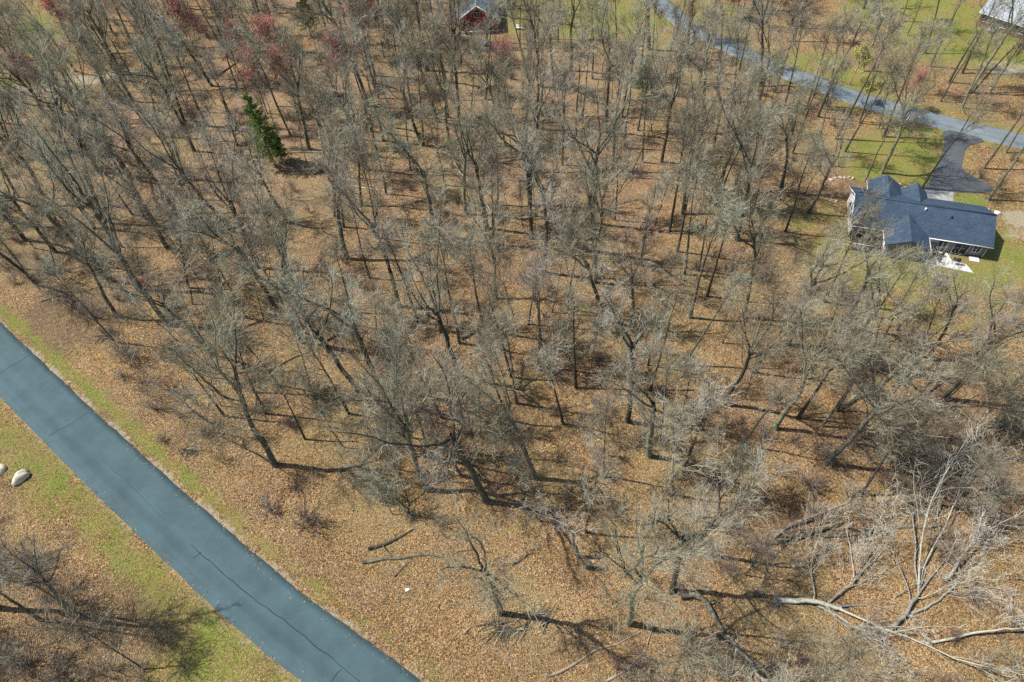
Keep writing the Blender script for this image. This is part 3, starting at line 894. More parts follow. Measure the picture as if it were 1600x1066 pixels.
def free_for(x, y, dmin, road_gap, pad=3.0):
    e = float(dist_to(NEAR, x, y)[0]) - NEAR_HW
    ef = float(dist_to(FAR, x, y)[0]) - FAR_HW
    if e < road_gap or ef < 2.0: return False
    hx, hy = to_house(x, y)
    if -24 - pad < hx < 4 + pad and -7 - pad < hy < 13 + pad: return False
    if in_poly(drive_poly, np.array([x]), np.array([y]))[0]: return False
    for ox, oy, w in occupied:
        if (x - ox) ** 2 + (y - oy) ** 2 < (dmin * w) ** 2: return False
    return True


def scatter(n, pick, dmin, road_gap, accept, x0=-260, x1=1850, y0=-10, y1=1330, tries=14000):
    got = []
    for _ in range(tries):
        if len(got) >= n: break
        # even over the ground, inside the photo's footprint and a margin round it
        x, y = random.uniform(-140, 135), random.uniform(6, 178)
        px, py = PX((x, y, 0))
        if not (x0 < px < x1 and y0 < py < y1): continue
        if random.random() > accept(px, py, x, y): continue
        if not free_for(x, y, dmin, road_gap): continue
        occupied.append((x, y, 1.0)); got.append((x, y))
    return got


def wood_density(px, py, x, y):
    g = float(blobs(GRASS, np.array(x), np.array(y)))
    if g > 0.45: return 0.12
    e, side = dist_to(NEAR, x, y)
    if side < 0:
        return 0.9 if e > 17 else 0.0
    ef, sf = dist_to(FAR, x, y)
    if sf > 0: return 0.3          # thin stand beyond the far road
    if py > 740 and px < 1000: return 0.05
    if px > 1130 and 800 < py < 1090: return 0.0
    return 1.0


n_large = sum(1 for t in TREES if t[1] == 'O')
n_slender = sum(1 for t in TREES if t[1] == 'P')
for x, y in scatter(150 - n_large, None, 5.2, 6.5, wood_density):
    py = PX((x, y, 0))[1]
    place_tree('O', (x, y), random.uniform(0.72, 0.98), (random.gauss(0, .05), random.gauss(0, .05)), split=py > 240)
for x, y in scatter(300 - n_slender, None, 3.3, 6.5, wood_density):
    py = PX((x, y, 0))[1]
    place_tree('P', (x, y), random.uniform(0.7, 1.1), (random.gauss(0, .05), random.gauss(0, .05)), split=py > 240)
for x, y in scatter(270, None, 1.8, 4.5, wood_density):
    px, py = PX((x, y, 0))
    place_tree('S', (x, y), random.uniform(0.65, 1.25), (random.gauss(0, .12), random.gauss(0, .12)), split=False)

# ------------------------------------------------------------------ evergreens
def make_pine(name, seed, h, base_r, xy, label, lean=(0, 0), sparse=1.0):
    r = np.random.default_rng(seed)
    t = empty(name, (xy[0], xy[1], float(ground_z(*xy))))
    up = Vector((lean[0], lean[1], 1)).normalized()
    t.rotation_mode = 'QUATERNION'
    t.rotation_quaternion = Vector((0, 0, 1)).rotation_difference(up)
    tz = np.linspace(0, 1, 10)
    P = np.zeros((1, 10, 3)); P[0, :, 2] = tz * h; P[0, 0, 2] = -0.3
    P[0, :, :2] = np.cumsum(r.normal(size=(10, 2)), 0) * 0.04
    R = (base_r * (1 - 0.92 * tz))[None]
    g = Geo(); g.add(*tubes(P, R, 7)); obj('trunk', g.mesh('trunk', M['bark_dark']), t)
    br = Geo(); nd = Geo()
    nb = int(h * 12)
    for k in range(nb):
        f = 0.18 + 0.8 * (k + r.random()) / nb
        L = (1 - f) ** 0.75 * h * 0.24 * r.uniform(0.55, 1.15) + 0.3
        a = r.uniform(0, 6.283)
        d = np.array([math.cos(a), math.sin(a), 0.15 - 0.45 * (1 - f)])
        B = np.zeros((1, 5, 3)); B[0, 0] = (0, 0, f * h)
        for q in range(1, 5):
            d = d + np.array([0, 0, 0.09]); d /= np.linalg.norm(d)
            B[0, q] = B[0, q - 1] + d * L / 4
        br.add(*tubes(B, np.full((1, 5), 0.02) * np.linspace(1, .4, 5), 3))
        c, rr_, _ = grow(B, np.full((1, 5), .02), int(5 + L * 4), 0.15, 1.0, 45, 12, L * 0.32, .3, 3, r, up=0.05)
        br.add(*ribbons(c, np.full(c.shape[:2], .015), r))
        s, _, _ = grow(c, np.full(c.shape[:2], .02), int(34 * sparse), 0.05, 1.0, 55, 20, 0.19, .25, 2, r, up=0.12)
        V, T = slivers(s[:, 0], s[:, 1], np.full(len(s), 0.06), r)
        nd.add(V, T=T)
    cr = obj('crown', nd.mesh('crown', M['needle'], False), t)
    obj('branches', br.mesh('branches', M['bark_dark']), cr)
    tag(t, label, 'pine tree')
    return t


make_pine('pine_tree', 61, 15.5, 0.17, G(432, 262)[:2], 'tall narrow bright green pine standing alone among bare trees', (-0.06, 0))
make_pine('pine_tree', 62, 11, 0.14, G(486, 54)[:2], 'small dense green pine near the top edge of the wood', (0, 0))
make_pine('pine_tree', 63, 9.0, 0.12, G(1003, 150)[:2], 'dim green pine half hidden behind bare crowns below the far road', (0, 0), 0.6)
make_pine('pine_tree', 64, 5.5, 0.09, G(440, 252)[:2], 'short dark green pine at the foot of the tall pine', (0.1, 0))

# ------------------------------------------------------------------ shrubs and brush
def shrub_variant(seed, h, spread, stems, mat, wid=0.034):
    r = np.random.default_rng(seed)
    a = r.uniform(0, 6.283, stems)
    tilt = np.radians(r.uniform(4, spread, stems))
    d = np.stack([np.cos(a) * np.sin(tilt), np.sin(a) * np.sin(tilt), np.cos(tilt)], 1)
    P = np.zeros((stems, 5, 3))
    P[:, 0] = np.column_stack([r.normal(size=(stems, 2)) * 0.18 * h / 3, np.full(stems, -0.15)])
    L = h * r.uniform(0.6, 1.1, stems)
    for q in range(1, 5):
        d = unit(d + r.normal(size=d.shape) * 0.1 + np.array([0, 0, 0.02]))
        P[:, q] = P[:, q - 1] + d * (L / 4)[:, None]
    R = np.full((stems, 5), 0.02) * np.linspace(1, 0.4, 5)
    st = Geo(); st.add(*tubes(P, R, 3))
    P2, R2, _ = grow(P, R, 7, 0.2, 1.0, 34, 12, h * 0.3, .3, 3, r, up=0.06, wob=0.14)
    tw = Geo()
    tw.add(*ribbons(P2, np.full(P2.shape[:2], wid) * np.linspace(1, .6, 3), r))
    P3, R3, _ = grow(P2, R2, 6, 0.1, 1.0, 38, 14, h * 0.13, .35, 2, r, up=0.06)
    V, T = slivers(P3[:, 0], P3[:, 1], np.full(len(P3), wid * 0.75), r)
    tw.add(V, T=T)
    return st.mesh('stems', M['bark_dark']), tw.mesh('twigs', M[mat], False)


SHRUBS = [shrub_variant(700 + k, (2.6, 3.4, 2.0, 4.2, 3.0)[k], (38, 30, 55, 28, 48)[k], (16, 14, 18, 15, 20)[k], 'twig_shrub') for k in range(5)]
BIG = [shrub_variant(720 + k, (4.6, 5.4, 4.0)[k], (46, 40, 58)[k], (15, 16, 18)[k], ('twig', 'twig_shrub', 'twig')[k], 0.034) for k in range(3)]
SH = []


def place_shrub(xy, scale, vi=None, lean=(0, 0), var=None):
    sm, tm = var or SHRUBS[vi if vi is not None else random.randrange(len(SHRUBS))]
    t = empty('shrub', (xy[0], xy[1], float(ground_z(*xy))))
    t.scale = (scale,) * 3
    t.rotation_mode = 'QUATERNION'
    t.rotation_quaternion = Vector((0, 0, 1)).rotation_difference(Vector((lean[0], lean[1], 1)).normalized()) @ Euler((0, 0, random.uniform(0, 6.283))).to_quaternion()
    obj('stems', sm, t)
    obj('twigs', tm, t)
    t['category'] = 'shrub'
    t['group'] = 'leafless shrubs under the trees'
    SH.append((t, np.array(xy)))
    return t


for px, py, sc, vi in ((60, 440, 1.0, 2), (90, 420, 1.1, 4), (110, 470, 1.2, 2), (140, 500, 1.1, 4), (175, 520, 1.0, 2), (205, 560, 1.2, 4), (225, 600, 1.1, 4), (195, 590, 1.0, 2), (245, 640, 1.1, 0), (270, 610, 1.0, 4),
                       (255, 690, .8, 2), (320, 680, .9, 2), (420, 800, 1.5, 2), (478, 815, 1.6, 2), (490, 825, 1.2, 4), (500, 745, .7, 2), (1330, 780, 1.2, 4), (1350, 830, 1.0, 2), (1270, 760, 1.2, 4), (1440, 640, 1.3, 4), (1480, 660, 1.3, 2), (1400, 690, 1.2, 4), (1460, 770, 1.4, 4), (1510, 730, 1.4, 2),
                       (1190, 690, 1.2, 4), (1240, 690, 1.2, 2), (30, 380, 1.2, 2), (15, 420, 1.0, 4), (170, 1050, 1.1, 4), (220, 1060, 1.0, 4), (40, 1040, 1.2, 2), (90, 1060, 1.0, 4), (60, 900, 1.0, 4), (110, 930, 1.2, 4), (150, 950, 1.2, 0), (40, 880, 1.3, 3), (1200, 1050, 1.2, 4), (1250, 1030, 1.1, 2),
                       (1000, 1040, 1.0, 2), (1080, 1040, 1.0, 4), (870, 590, 1.0, 4), (900, 560, .9, 2), (500, 610, 1.0, 4), (470, 590, 1.1, 2), (395, 600, 1.0, 4), (10, 340, 1.2, 4), (1400, 570, 1.2, 4), (1430, 540, 1.0, 2), (1350, 590, 1.0, 4), (690, 825, .8, 4)):
    place_shrub(G(px, py)[:2], sc, vi)
for k, (px, py) in enumerate(((1040, 700), (1080, 725), (1120, 740), (1150, 715), (1220, 740), (1260, 755), (1300, 720), (1180, 785), (1090, 650), (1000, 690), (1390, 765), (1420, 795), (1460, 775), (1330, 700), (1380, 655), (1430, 705), (1500, 690), (1540, 720), (1560, 665), (1585, 780), (950, 640),
                            (1020, 1050), (1090, 1030), (1165, 1045), (1215, 1010), (1250, 1060), (1310, 1045), (1370, 1060), (1450, 1070), (1530, 1050), (1580, 1040), (1480, 840), (1560, 830), (1240, 880), (1160, 850), (1110, 860), (70, 455), (120, 485), (165, 500), (215, 575), (240, 620), (100, 440), (40, 430), (280, 650), (195, 545), (20, 400), (310, 420), (350, 470), (380, 540))):
    place_shrub(G(px, py)[:2], random.uniform(.75, 1.1), None, (random.gauss(0, .2), random.gauss(0, .2)), BIG[1] if 34 < k < 47 else BIG[k % 3])
for k in range(46):
    px, py = random.uniform(960, 1620), random.uniform(600, 1080)
    place_shrub(G(px, py)[:2], random.uniform(.6, 1.05), None, (random.gauss(0, .2), random.gauss(0, .2)), BIG[k % 3] if k % 2 else SHRUBS[k % 5])
occupied_trees = occupied
occupied = []
def brush_density(px, py, x, y):
    w = wood_density(px, py, x, y)
    if w < 0.2: return 0.0
    return w * (0.25 + 0.75 * float(vnoise(x, y, 16, 31) > 0.45))
for x, y in scatter(240, None, 2.2, 4.0, brush_density, -60, 1660, -10, 1110):
    place_shrub((x, y), random.uniform(0.55, 1.2))

# ------------------------------------------------------------------ fallen wood
def log_thing(name, pix, rad, mat, label, cat='log', zs=None, stubs=2, seed=0):
    r = np.random.default_rng(900 + seed)
    P = resample(trace(pix), 0.8)
    n = len(P)
    t = np.linspace(0, 1, n)
    R = rad * (1 - 0.55 * t) * (0.9 + 0.2 * vnoise(P[:, 0], P[:, 1], 0.9, seed))
    Z = ground_z(P[:, 0], P[:, 1]) + R * 0.75
    if zs is not None:
        Z = Z + np.interp(t, np.linspace(0, 1, len(zs)), zs)
    W = np.column_stack([P + (np.stack([vnoise(P[:, 0], P[:, 1], 2, seed + 1), vnoise(P[:, 0], P[:, 1], 2, seed + 2)], 1) - 0.5) * 0.3, Z])
    o0 = W[0].copy()
    W = W - o0
    T = empty(name, tuple(o0))
    g = Geo()
    Wc = np.vstack([W[:1], W, W[-1:]])
    g.add(*tubes(W[None], R[None], 7))
    for e, c in ((0, W[0]), (n - 1, W[-1])):
        ring = list(range(e * 7, e * 7 + 7))
        g.add([c], None, None)
        k = g.n - 1
        g.T.append(np.array([(ring[i], ring[(i + 1) % 7], k) for i in range(7)]))
    obj('stem', g.mesh('stem', M[mat]), T)
    for s in range(stubs):
        f = r.uniform(0.35, 0.95)
        i = int(f * (n - 1))
        d = unit(np.array([r.normal(), r.normal(), abs(r.normal()) * 0.5]))
        L = r.uniform(0.6, 2.0)
        B = np.stack([W[i] + d * L * q / 4 + r.normal(size=3) * 0.05 * q for q in range(5)])[None]
        b = Geo(); b.add(*tubes(B, R[i] * 0.4 * np.linspace(1, .3, 5)[None], 5))
        obj('branch_stub', b.mesh('branch_stub', M[mat]), T)
    tag(T, label, cat, 'fallen logs on the forest floor')
    return T


LOGS = [([(855, 1058), (890, 1040), (930, 1016), (970, 1002), (1005, 988)], .17, 'bark_bare', 'long peeled pale log along the bottom of the wood'),
        ([(940, 1068), (975, 1050), (992, 1035), (1012, 1010)], .16, 'bark_bare', 'bent pale log beside the long peeled log near the bottom edge'),
        ([(1012, 1008), (1020, 985), (1028, 958)], .12, 'bark_bare', 'short pale pole pointing up from the bent pale log'),
        ([(577, 860), (610, 848), (647, 827)], .22, 'bark_dark', 'dark leaning log below the low spreading pale shrub'),
        ([(567, 878), (620, 872), (674, 866), (715, 877)], .20, 'bark_dark', 'dark log lying level, in front of the dark leaning log'),
        ([(617, 900), (642, 876)], .10, 'bark_dark', 'short dark stick crossing below the level dark log'),
        ([(420, 580), (455, 562), (490, 546)], .20, 'bark_dark', 'dark log in the wood left of the centre, above the leafy bank'),
        ([(510, 533), (547, 516)], .20, 'bark_dark', 'short dark log among the trunks left of centre'),
        ([(720, 530), (748, 515), (777, 500)], .34, 'bark_dark', 'thick dark log in the middle of the wood'),
        ([(735, 556), (764, 540)], .12, 'bark_dark', 'thin dark log just below the thick dark log'),
        ([(63, 470), (100, 458), (144, 440)], .13, 'bark_pale', 'pale bare branch lying on brush above the near road'),
        ([(710, 264), (740, 300), (781, 347)], .16, 'bark_pale', 'white fallen pole in the upper middle of the wood', 'log', (1.5, .6, 0)),
        ([(1464, 646), (1495, 632), (1527, 616)], .18, 'bark', 'grey log below the lawn of the dark roofed house'),
        ([(1517, 712), (1545, 701), (1570, 693)], .14, 'bark_pale', 'thin white log by the right edge above the fallen tree'),
        ([(1310, 640), (1335, 622), (1360, 604)], .26, 'bark', 'leaning grey log with a pale cut end, right of centre', 'log', (0, .8, 1.8)),
        ([(1210, 842), (1240, 822), (1290, 805), (1330, 790)], .20, 'bark_pale', 'pale curved limb above the fallen pale tree', 'log', (0, .6, 1.0, 1.6)),
        ([(1250, 833), (1310, 838), (1360, 832), (1420, 825), (1470, 822)], .22, 'bark_dark', 'long dark log running left to right above the fallen tree'),
        ([(1062, 934), (1083, 932), (1102, 944), (1115, 968), (1135, 996), (1150, 1015)], .40, 'bark', 'thick arched mossy log near the bottom, left of the fallen tree', 'log', (.05, .25, .3, .25, .15, .1)),
        ([(1395, 605), (1425, 592), (1452, 588), (1500, 594)], .14, 'bark_dark', 'thin dark log under trees below the house lawn'),
        ([(560, 640), (610, 652), (650, 648)], .14, 'bark_dark', 'thin dark log left of centre between two leaning trees'),
        ([(800, 883), (833, 862)], .18, 'bark_dark', 'short dark log right of the forked roadside tree'),
        ([(1510, 722), (1540, 745)], .09, 'bark_pale', 'short white stick below the thin white log'),
        ([(440, 240), (500, 238), (550, 240)], .14, 'bark_pale', 'pale thin log right of the tall green pine'),
        ([(530, 290), (570, 294), (620, 303)], .16, 'bark_pale', 'pale log in the wood right of and below the green pine'),
        ([(840, 640), (890, 636), (930, 628)], .12, 'bark', 'grey thin log just right of the centre of the wood'),
        ([(340, 120), (370, 100), (395, 92)], .2, 'bark', 'grey log in the upper left wood above the green pine'),
        ([(250, 350), (290, 330), (340, 318)], .18, 'bark', 'grey log in the left wood below the sandy path')]
for k, row in enumerate(LOGS):
    pix, rad, mat, label = row[:4]
    log_thing('fallen_log', pix, rad, mat, label, 'log', row[5] if len(row) > 5 else None, 2 if rad > .13 else 1, k)


def fallen_tree(pix0, pix1, h, rad, label, seed, fork=0.35, spread=30, dens=1.0, nlimb=4, tilt=0.10, twig='twig_pale', bark='bark_pale', broken=True):
    a, b = G(*pix0)[:2], G(*pix1)[:2]
    d = (b - a) / np.hypot(*(b - a))
    gt, limbs, crown, _ = grow_tree(seed, h=h, rad=rad, fork=fork, nlimb=nlimb, spread=spread, dens=dens, wobble=0.5, broken=broken, twig_w=0.035)
    t = empty('fallen_tree', (a[0], a[1], float(ground_z(*a)) + rad * 0.9))
    t.rotation_mode = 'QUATERNION'
    t.rotation_quaternion = Vector((0, 0, 1)).rotation_difference(Vector((d[0], d[1], tilt)).normalized())
    tk = obj('trunk', gt.mesh('trunk', M[bark]), t)
    for g in limbs:
        obj('limb', g.mesh('limb', M[bark]), tk)
    obj('crown', crown.mesh('crown', M[twig], False), t)
    # torn root plate
    r = np.random.default_rng(seed)
    n = 26
    dd = unit(np.column_stack([r.normal(size=n), r.normal(size=n), r.normal(size=n) * 0.35 - 0.25]))
    L = r.uniform(0.5, 1.5, n)
    P = np.stack([dd * (L * q / 3)[:, None] + r.normal(size=(n, 3)) * 0.06 * q for q in range(4)], 1)
    g = Geo(); g.add(*tubes(P, rad * 0.35 * np.linspace(1, .2, 4)[None].repeat(n, 0), 4))
    obj('roots', g.mesh('roots', M[bark]), t)
    tag(t, label, 'fallen tree', 'fallen trees')
    return t


fallen_tree((1215, 938), (1430, 950), 22, .32, 'toppled pale tree with torn roots, lying near the lower right corner', 811, .30, 26, 1.5, 6, 0.14)
fallen_tree((1375, 992), (1600, 862), 26, .27, 'toppled pale tree reaching up to the right edge, beyond the torn roots', 812, .28, 20, 1.6, 6, 0.14)
fallen_tree((1450, 1006), (1640, 968), 17, .15, 'thin pale fallen tree lowest of those at the right edge', 813, .6, 18, .7, 3, 0.10)
fallen_tree((1480, 905), (1550, 760), 13, .17, 'pale fallen tree whose bare top points up toward the right edge', 814, .5, 26, 1.2, 4, 0.45)
fallen_tree((1290, 946), (1400, 840), 13, .15, 'pale toppled limb fan above the torn roots', 818, .35, 28, 1.4, 5, 0.35)
fallen_tree((1420, 960), (1600, 905), 18, .16, 'slim pale fallen tree between the two largest fallen trees', 819, .35, 24, 1.4, 5, 0.2)
fallen_tree((1285, 950), (1440, 1030), 9, .09, 'small pale fallen limb curving toward the bottom edge', 820, .5, 24, 1.0, 3, 0.1)
fallen_tree((640, 806), (560, 742), 11, .13, 'small toppled tree with pale twig fan by the near road bank', 821, .30, 34, .85, 5, 0.55, 'twig', 'bark', False)
fallen_tree((1140, 1000), (1190, 1062), 12, .24, 'lichen-covered tree fallen toward the bottom edge beside the arched log', 815, .45, 36, 1.2, 4, 0.12, 'twig', 'bark_pale', False)
fallen_tree((1200, 850), (1420, 820), 17, .20, 'grey fallen tree above the torn roots, crown to the right', 816, .5, 30, 1.1, 4, 0.14, 'twig', 'bark', False)
fallen_tree((1560, 770), (1420, 700), 13, .16, 'grey fallen tree at the right with crown pointing left', 817, .4, 36, 1.1, 4, 0.2, 'twig', 'bark', False)


def brush_pile(pix, size, nst, label, seed):
    r = np.random.default_rng(seed)
    c = G(*pix)[:2]
    t = empty('brush_pile', (c[0], c[1], float(ground_z(*c))))
    for mat, m, nm in (('bark_dark', int(nst * .55), 'dark_sticks'), ('bark', int(nst * .3), 'grey_sticks'), ('bark_pale', int(nst * .15) + 1, 'pale_sticks')):
        a = r.normal(0.5, 0.7, m)
        L = r.uniform(.35, 1.0, m) * size
        c0 = np.column_stack([r.normal(size=m) * size * .35, r.normal(size=m) * size * .2, r.uniform(0.05, .35, m)])
        d = np.column_stack([np.cos(a), np.sin(a), r.normal(size=m) * .18])
        P = np.stack([c0 + d * (L * (q / 3 - .5))[:, None] + r.normal(size=(m, 3)) * .05 for q in range(4)], 1)
        P[..., 2] = np.maximum(P[..., 2], .03)
        g = Geo(); g.add(*tubes(P, (r.uniform(.02, .06, m)[:, None]) * np.linspace(1, .4, 4)[None], 4))
        obj(nm, g.mesh(nm, M[mat]), t)
    tag(t, label, 'brush pile')


brush_pile((790, 985), 3.2, 60, 'heap of dark sticks and branches at the foot of the forked roadside tree', 41)
brush_pile((845, 962), 2.6, 36, 'smaller heap of sticks just right of the big stick heap', 42)
brush_pile((297, 707), 1.8, 30, 'small heap of broken sticks by the near road verge', 43)
brush_pile((165, 528), 2.2, 30, 'heap of dark sticks in brush above the near road', 44)
brush_pile((1345, 835), 3.0, 40, 'dark heap of branches left of the fallen pale trees', 45)


def stump(pix, h, rad, label, seed, lean=0.2):
    r = np.random.default_rng(seed)
    c = G(*pix)[:2]
    n = 10
    V = []
    zs = [-.2, .05, h * .5, h]
    for k, z in enumerate(zs):
        for i in range(n):
            a = i / n * 6.283
            q = rad * (1.35, 1.12, 1.0, .93)[k] * (1 + .1 * r.normal())
            V.append((math.cos(a) * q + lean * z, math.sin(a) * q, z + (r.uniform(-.25, .25) * h * .5 if k == 3 else 0)))
    Q = [(k * n + i, k * n + (i + 1) % n, (k + 1) * n + (i + 1) % n, (k + 1) * n + i) for k in range(3) for i in range(n)]
    t = empty('tree_stump', (c[0], c[1], float(ground_z(*c))))
    obj('stem', raw_mesh('stem', V, Q, None, [M['bark']]), t)
    V2 = V[30:40] + [(lean * h, 0, h * .72)]
    obj('broken_top', raw_mesh('broken_top', V2, None, [(i, (i + 1) % n, 10) for i in range(n)], [M['bark_bare']], False), t)
    tag(t, label, 'stump')


stump((917, 886), 1.9, .28, 'grey broken stump just right of the dead forked tree', 51, .25)
stump((1181, 928), 1.2, .34, 'dark stump left of the torn roots of the toppled tree', 52, .15)
stump((690, 450), 1.0, .25, 'low stump among trunks in the middle of the wood', 53, 0)


def boulder(name, xy, rx, ry, rz, mat, label, cat, seed, rot=0.0, group=None, sink=0.3):
    r = np.random.default_rng(seed)
    nu, nv = 14, 9
    V = []
    ph = r.uniform(0, 6.28, 6)
    for j in range(nv + 1):
        th = math.pi * j / nv
        for i in range(nu):
            a = 2 * math.pi * i / nu
            d = np.array([math.cos(a) * math.sin(th), math.sin(a) * math.sin(th), math.cos(th)])
            k = 1 + .14 * math.sin(2.3 * d[0] * 2 + ph[0]) * math.cos(2 * d[1] + ph[1]) + .09 * math.sin(5 * d[1] + ph[2] + 3 * d[2]) + .05 * math.sin(9 * d[0] + ph[3]) * math.sin(8 * d[2] + ph[4])
            V.append((d[0] * rx * k, d[1] * ry * k, d[2] * rz * k + rz * (1 - sink * 2) * .6))
    Q = [(j * nu + i, (j + 1) * nu + i, (j + 1) * nu + (i + 1) % nu, j * nu + (i + 1) % nu) for j in range(nv) for i in range(nu)]
    o = obj(name, raw_mesh(name, V, Q, None, [mat]))
    o.location = (xy[0], xy[1], float(ground_z(*xy)))
    o.rotation_euler = (0, 0, rot)
    return tag(o, label, cat, group)


M['boulder'] = simple('pale_boulder', (0.66, 0.58, 0.45), 0.95, 0.2, 2.0)
M['stone_pink'] = simple('pink_stone', (0.48, 0.37, 0.31), 0.9, 0.3, 3)
boulder('boulder', G(35, 748)[:2], .75, 1.15, .75, M['boulder'], 'large pale boulder on the grass across the near road', 'boulder', 3, -0.5)
boulder('boulder', G(1, 735)[:2], .7, .9, .6, M['boulder'], 'pale boulder cut by the left edge, beside the large boulder', 'boulder', 4, 0.2)
STONES = [(1290, 287), (1297, 283), (1304, 280), (1311, 278), (1318, 277), (1326, 278), (1334, 280), (1386, 283), (1393, 285), (1400, 287), (1407, 291), (1413, 294), (1301, 309), (1306, 316)]
_wx = sorted(STONES)
_ord = ['first', 'second', 'third', 'fourth', 'fifth', 'sixth', 'seventh', 'eighth', 'ninth', 'tenth', 'eleventh', 'twelfth', 'thirteenth', 'fourteenth']
for k, (px, py) in enumerate(_wx):
    boulder('landscape_stone', G(px + random.uniform(-2, 2), py + random.uniform(-2, 2))[:2], random.uniform(.22, .5), random.uniform(.2, .45), random.uniform(.15, .35), M['stone_pink'], 'pinkish bed stone behind the dark roofed house, %s from the left' % _ord[k], 'stone', 70 + k, random.uniform(0, 3), 'stones edging the beds of the dark roofed house')

# ------------------------------------------------------------------ houses
def shingle_mat(name, col):
    m, nt, b = newmat(name)
    tc = N(nt, 'ShaderNodeTexCoord')
    v = tc.outputs['Object']
    br = N(nt, 'ShaderNodeTexBrick', Scale=1.0)
    br.inputs['Color1'].default_value = (*[c * .8 for c in col], 1)
    br.inputs['Color2'].default_value = (*[c * 1.2 for c in col], 1)
    br.inputs['Mortar'].default_value = (*[c * .55 for c in col], 1)
    br.inputs['Brick Width'].default_value = 0.35
    br.inputs['Row Height'].default_value = 0.15
    br.inputs['Mortar Size'].default_value = 0.012
    nt.links.new(v, br.inputs['Vector'])
    n = noise(nt, v, 0.5, 5, .6)
    c = mixc(nt, 1.0, br.outputs[0], ramp(nt, n, [(.3, (.8, .8, .82)), (.7, (1.2, 1.18, 1.15))]), 'MULTIPLY')
    nt.links.new(c, b.inputs['Base Color'])
    b.inputs['Roughness'].default_value = .75
    b.inputs['Specular IOR Level'].default_value = .3
    return m


def siding_mat(name, col, board=0.16):
    m, nt, b = newmat(name)
    tc = N(nt, 'ShaderNodeTexCoord')
    sp = N(nt, 'ShaderNodeSeparateXYZ')
    nt.links.new(tc.outputs['Object'], sp.inputs[0])
    fr = math_(nt, 'FRACT', math_(nt, 'DIVIDE', sp.outputs[2], board))
    n = noise(nt, tc.outputs['Object'], 1.4, 5, .65)
    c = ramp(nt, n, [(.3, tuple(x * .88 for x in col)), (.7, tuple(min(1, x * 1.06) for x in col))])
    nt.links.new(c, b.inputs['Base Color'])
    bp = N(nt, 'ShaderNodeBump', Strength=.6, Distance=.02)
    nt.links.new(fr, bp.inputs['Height'])
    nt.links.new(bp.outputs[0], b.inputs['Normal'])
    b.inputs['Roughness'].default_value = .7
    return m


M['roof_dark'] = shingle_mat('dark_blue_shingle', (0.045, 0.075, 0.115))
M['roof_grey'] = shingle_mat('blue_grey_shingle', (0.16, 0.20, 0.24))
M['roof_pale'] = shingle_mat('pale_grey_shingle', (0.42, 0.48, 0.53))
M['siding_white'] = siding_mat('white_siding', (0.70, 0.71, 0.72))
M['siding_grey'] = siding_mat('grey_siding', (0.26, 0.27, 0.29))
M['siding_red'] = siding_mat('red_siding', (0.36, 0.045, 0.045))
M['brick'] = simple('brown_brick', (0.22, 0.11, 0.085), .9, .35, 8)
M['trim'] = simple('white_trim', (0.78, 0.78, 0.76), .6, .06, 3)
M['dark_metal'] = simple('dark_metal', (0.03, 0.03, 0.033), .5, .2, 4, .6)
M['wood_dark'] = simple('dark_stained_wood', (0.075, 0.055, 0.045), .8, .3, 4)
M['door'] = simple('door_paint', (0.10, 0.10, 0.11), .5, .1, 3)
m_, nt_, b_ = newmat('window_glass')
b_.inputs['Base Color'].default_value = (0.03, 0.04, 0.05, 1)
b_.inputs['Roughness'].default_value = 0.08
b_.inputs['Specular IOR Level'].default_value = 0.8
M['glass'] = m_


def slab(name, pts, th, mat, parent):
    """a roof plane: four corners (top face) and a thickness"""
    pts = np.array(pts, float)
    nrm = np.cross(pts[1] - pts[0], pts[2] - pts[0]); nrm /= np.linalg.norm(nrm)
    if nrm[2] < 0: pts = pts[::-1]; nrm = -nrm
    n = len(pts)
    low = pts - np.array([0, 0, th])
    V = np.vstack([pts, low])
    me = bpy.data.meshes.new(name)
    me.from_pydata(V.tolist(), [], [tuple(range(n)), tuple(range(2 * n - 1, n - 1, -1))] + [(i, n + i, n + (i + 1) % n, (i + 1) % n) for i in range(n)])
    me.materials.append(mat)
    return obj(name, me, parent)


def beam(name, a, b, w, h, mat, parent):
    a, b = np.array(a, float), np.array(b, float)
    d = b - a
    s = np.cross(d, (0, 0, 1)); s = s / (np.linalg.norm(s) + 1e-9) * w / 2
    if np.linalg.norm(s) < 1e-6: s = np.array([w / 2, 0, 0])
    u = np.cross(s, d); u = u / np.linalg.norm(u) * h / 2
    V = [p + sx * s + sy * u for p in (a, b) for sx, sy in ((-1, -1), (1, -1), (1, 1), (-1, 1))]
    g = Geo(); g.add(V, [(0, 1, 2, 3), (7, 6, 5, 4), (0, 4, 5, 1), (1, 5, 6, 2), (2, 6, 7, 3), (3, 7, 4, 0)])
    return obj(name, g.mesh(name, mat, False), parent)


def boxpart(name, x0, x1, y0, y1, z0, z1, mat, parent):
    g = Geo(); g.box(x0, x1, y0, y1, z0, z1)
    return obj(name, g.mesh(name, mat, False), parent)


def window_y(parent, x0, x1, z0, z1, y, out=-1, door=False):
    """an opening in a wall of constant y: frame of four bars, pane, sill"""
    o = boxpart('door' if door else 'window', x0, x1, y + out * .02 - .015, y + out * .02 + .015, z0, z1, M['glass'], parent)
    g = Geo(); f = .09
    yy0, yy1 = sorted((y + out * .005, y + out * .08))
    g.box(x0 - f, x1 + f, yy0, yy1, z1, z1 + f); g.box(x0 - f, x1 + f, yy0, yy1, z0 - f, z0)
    g.box(x0 - f, x0, yy0, yy1, z0, z1); g.box(x1, x1 + f, yy0, yy1, z0, z1)
    xm = (x0 + x1) / 2
    g.box(xm - .03, xm + .03, yy0, yy1 - .02, z0, z1)
    obj('frame', g.mesh('frame', M['trim'], False), o)
    return o


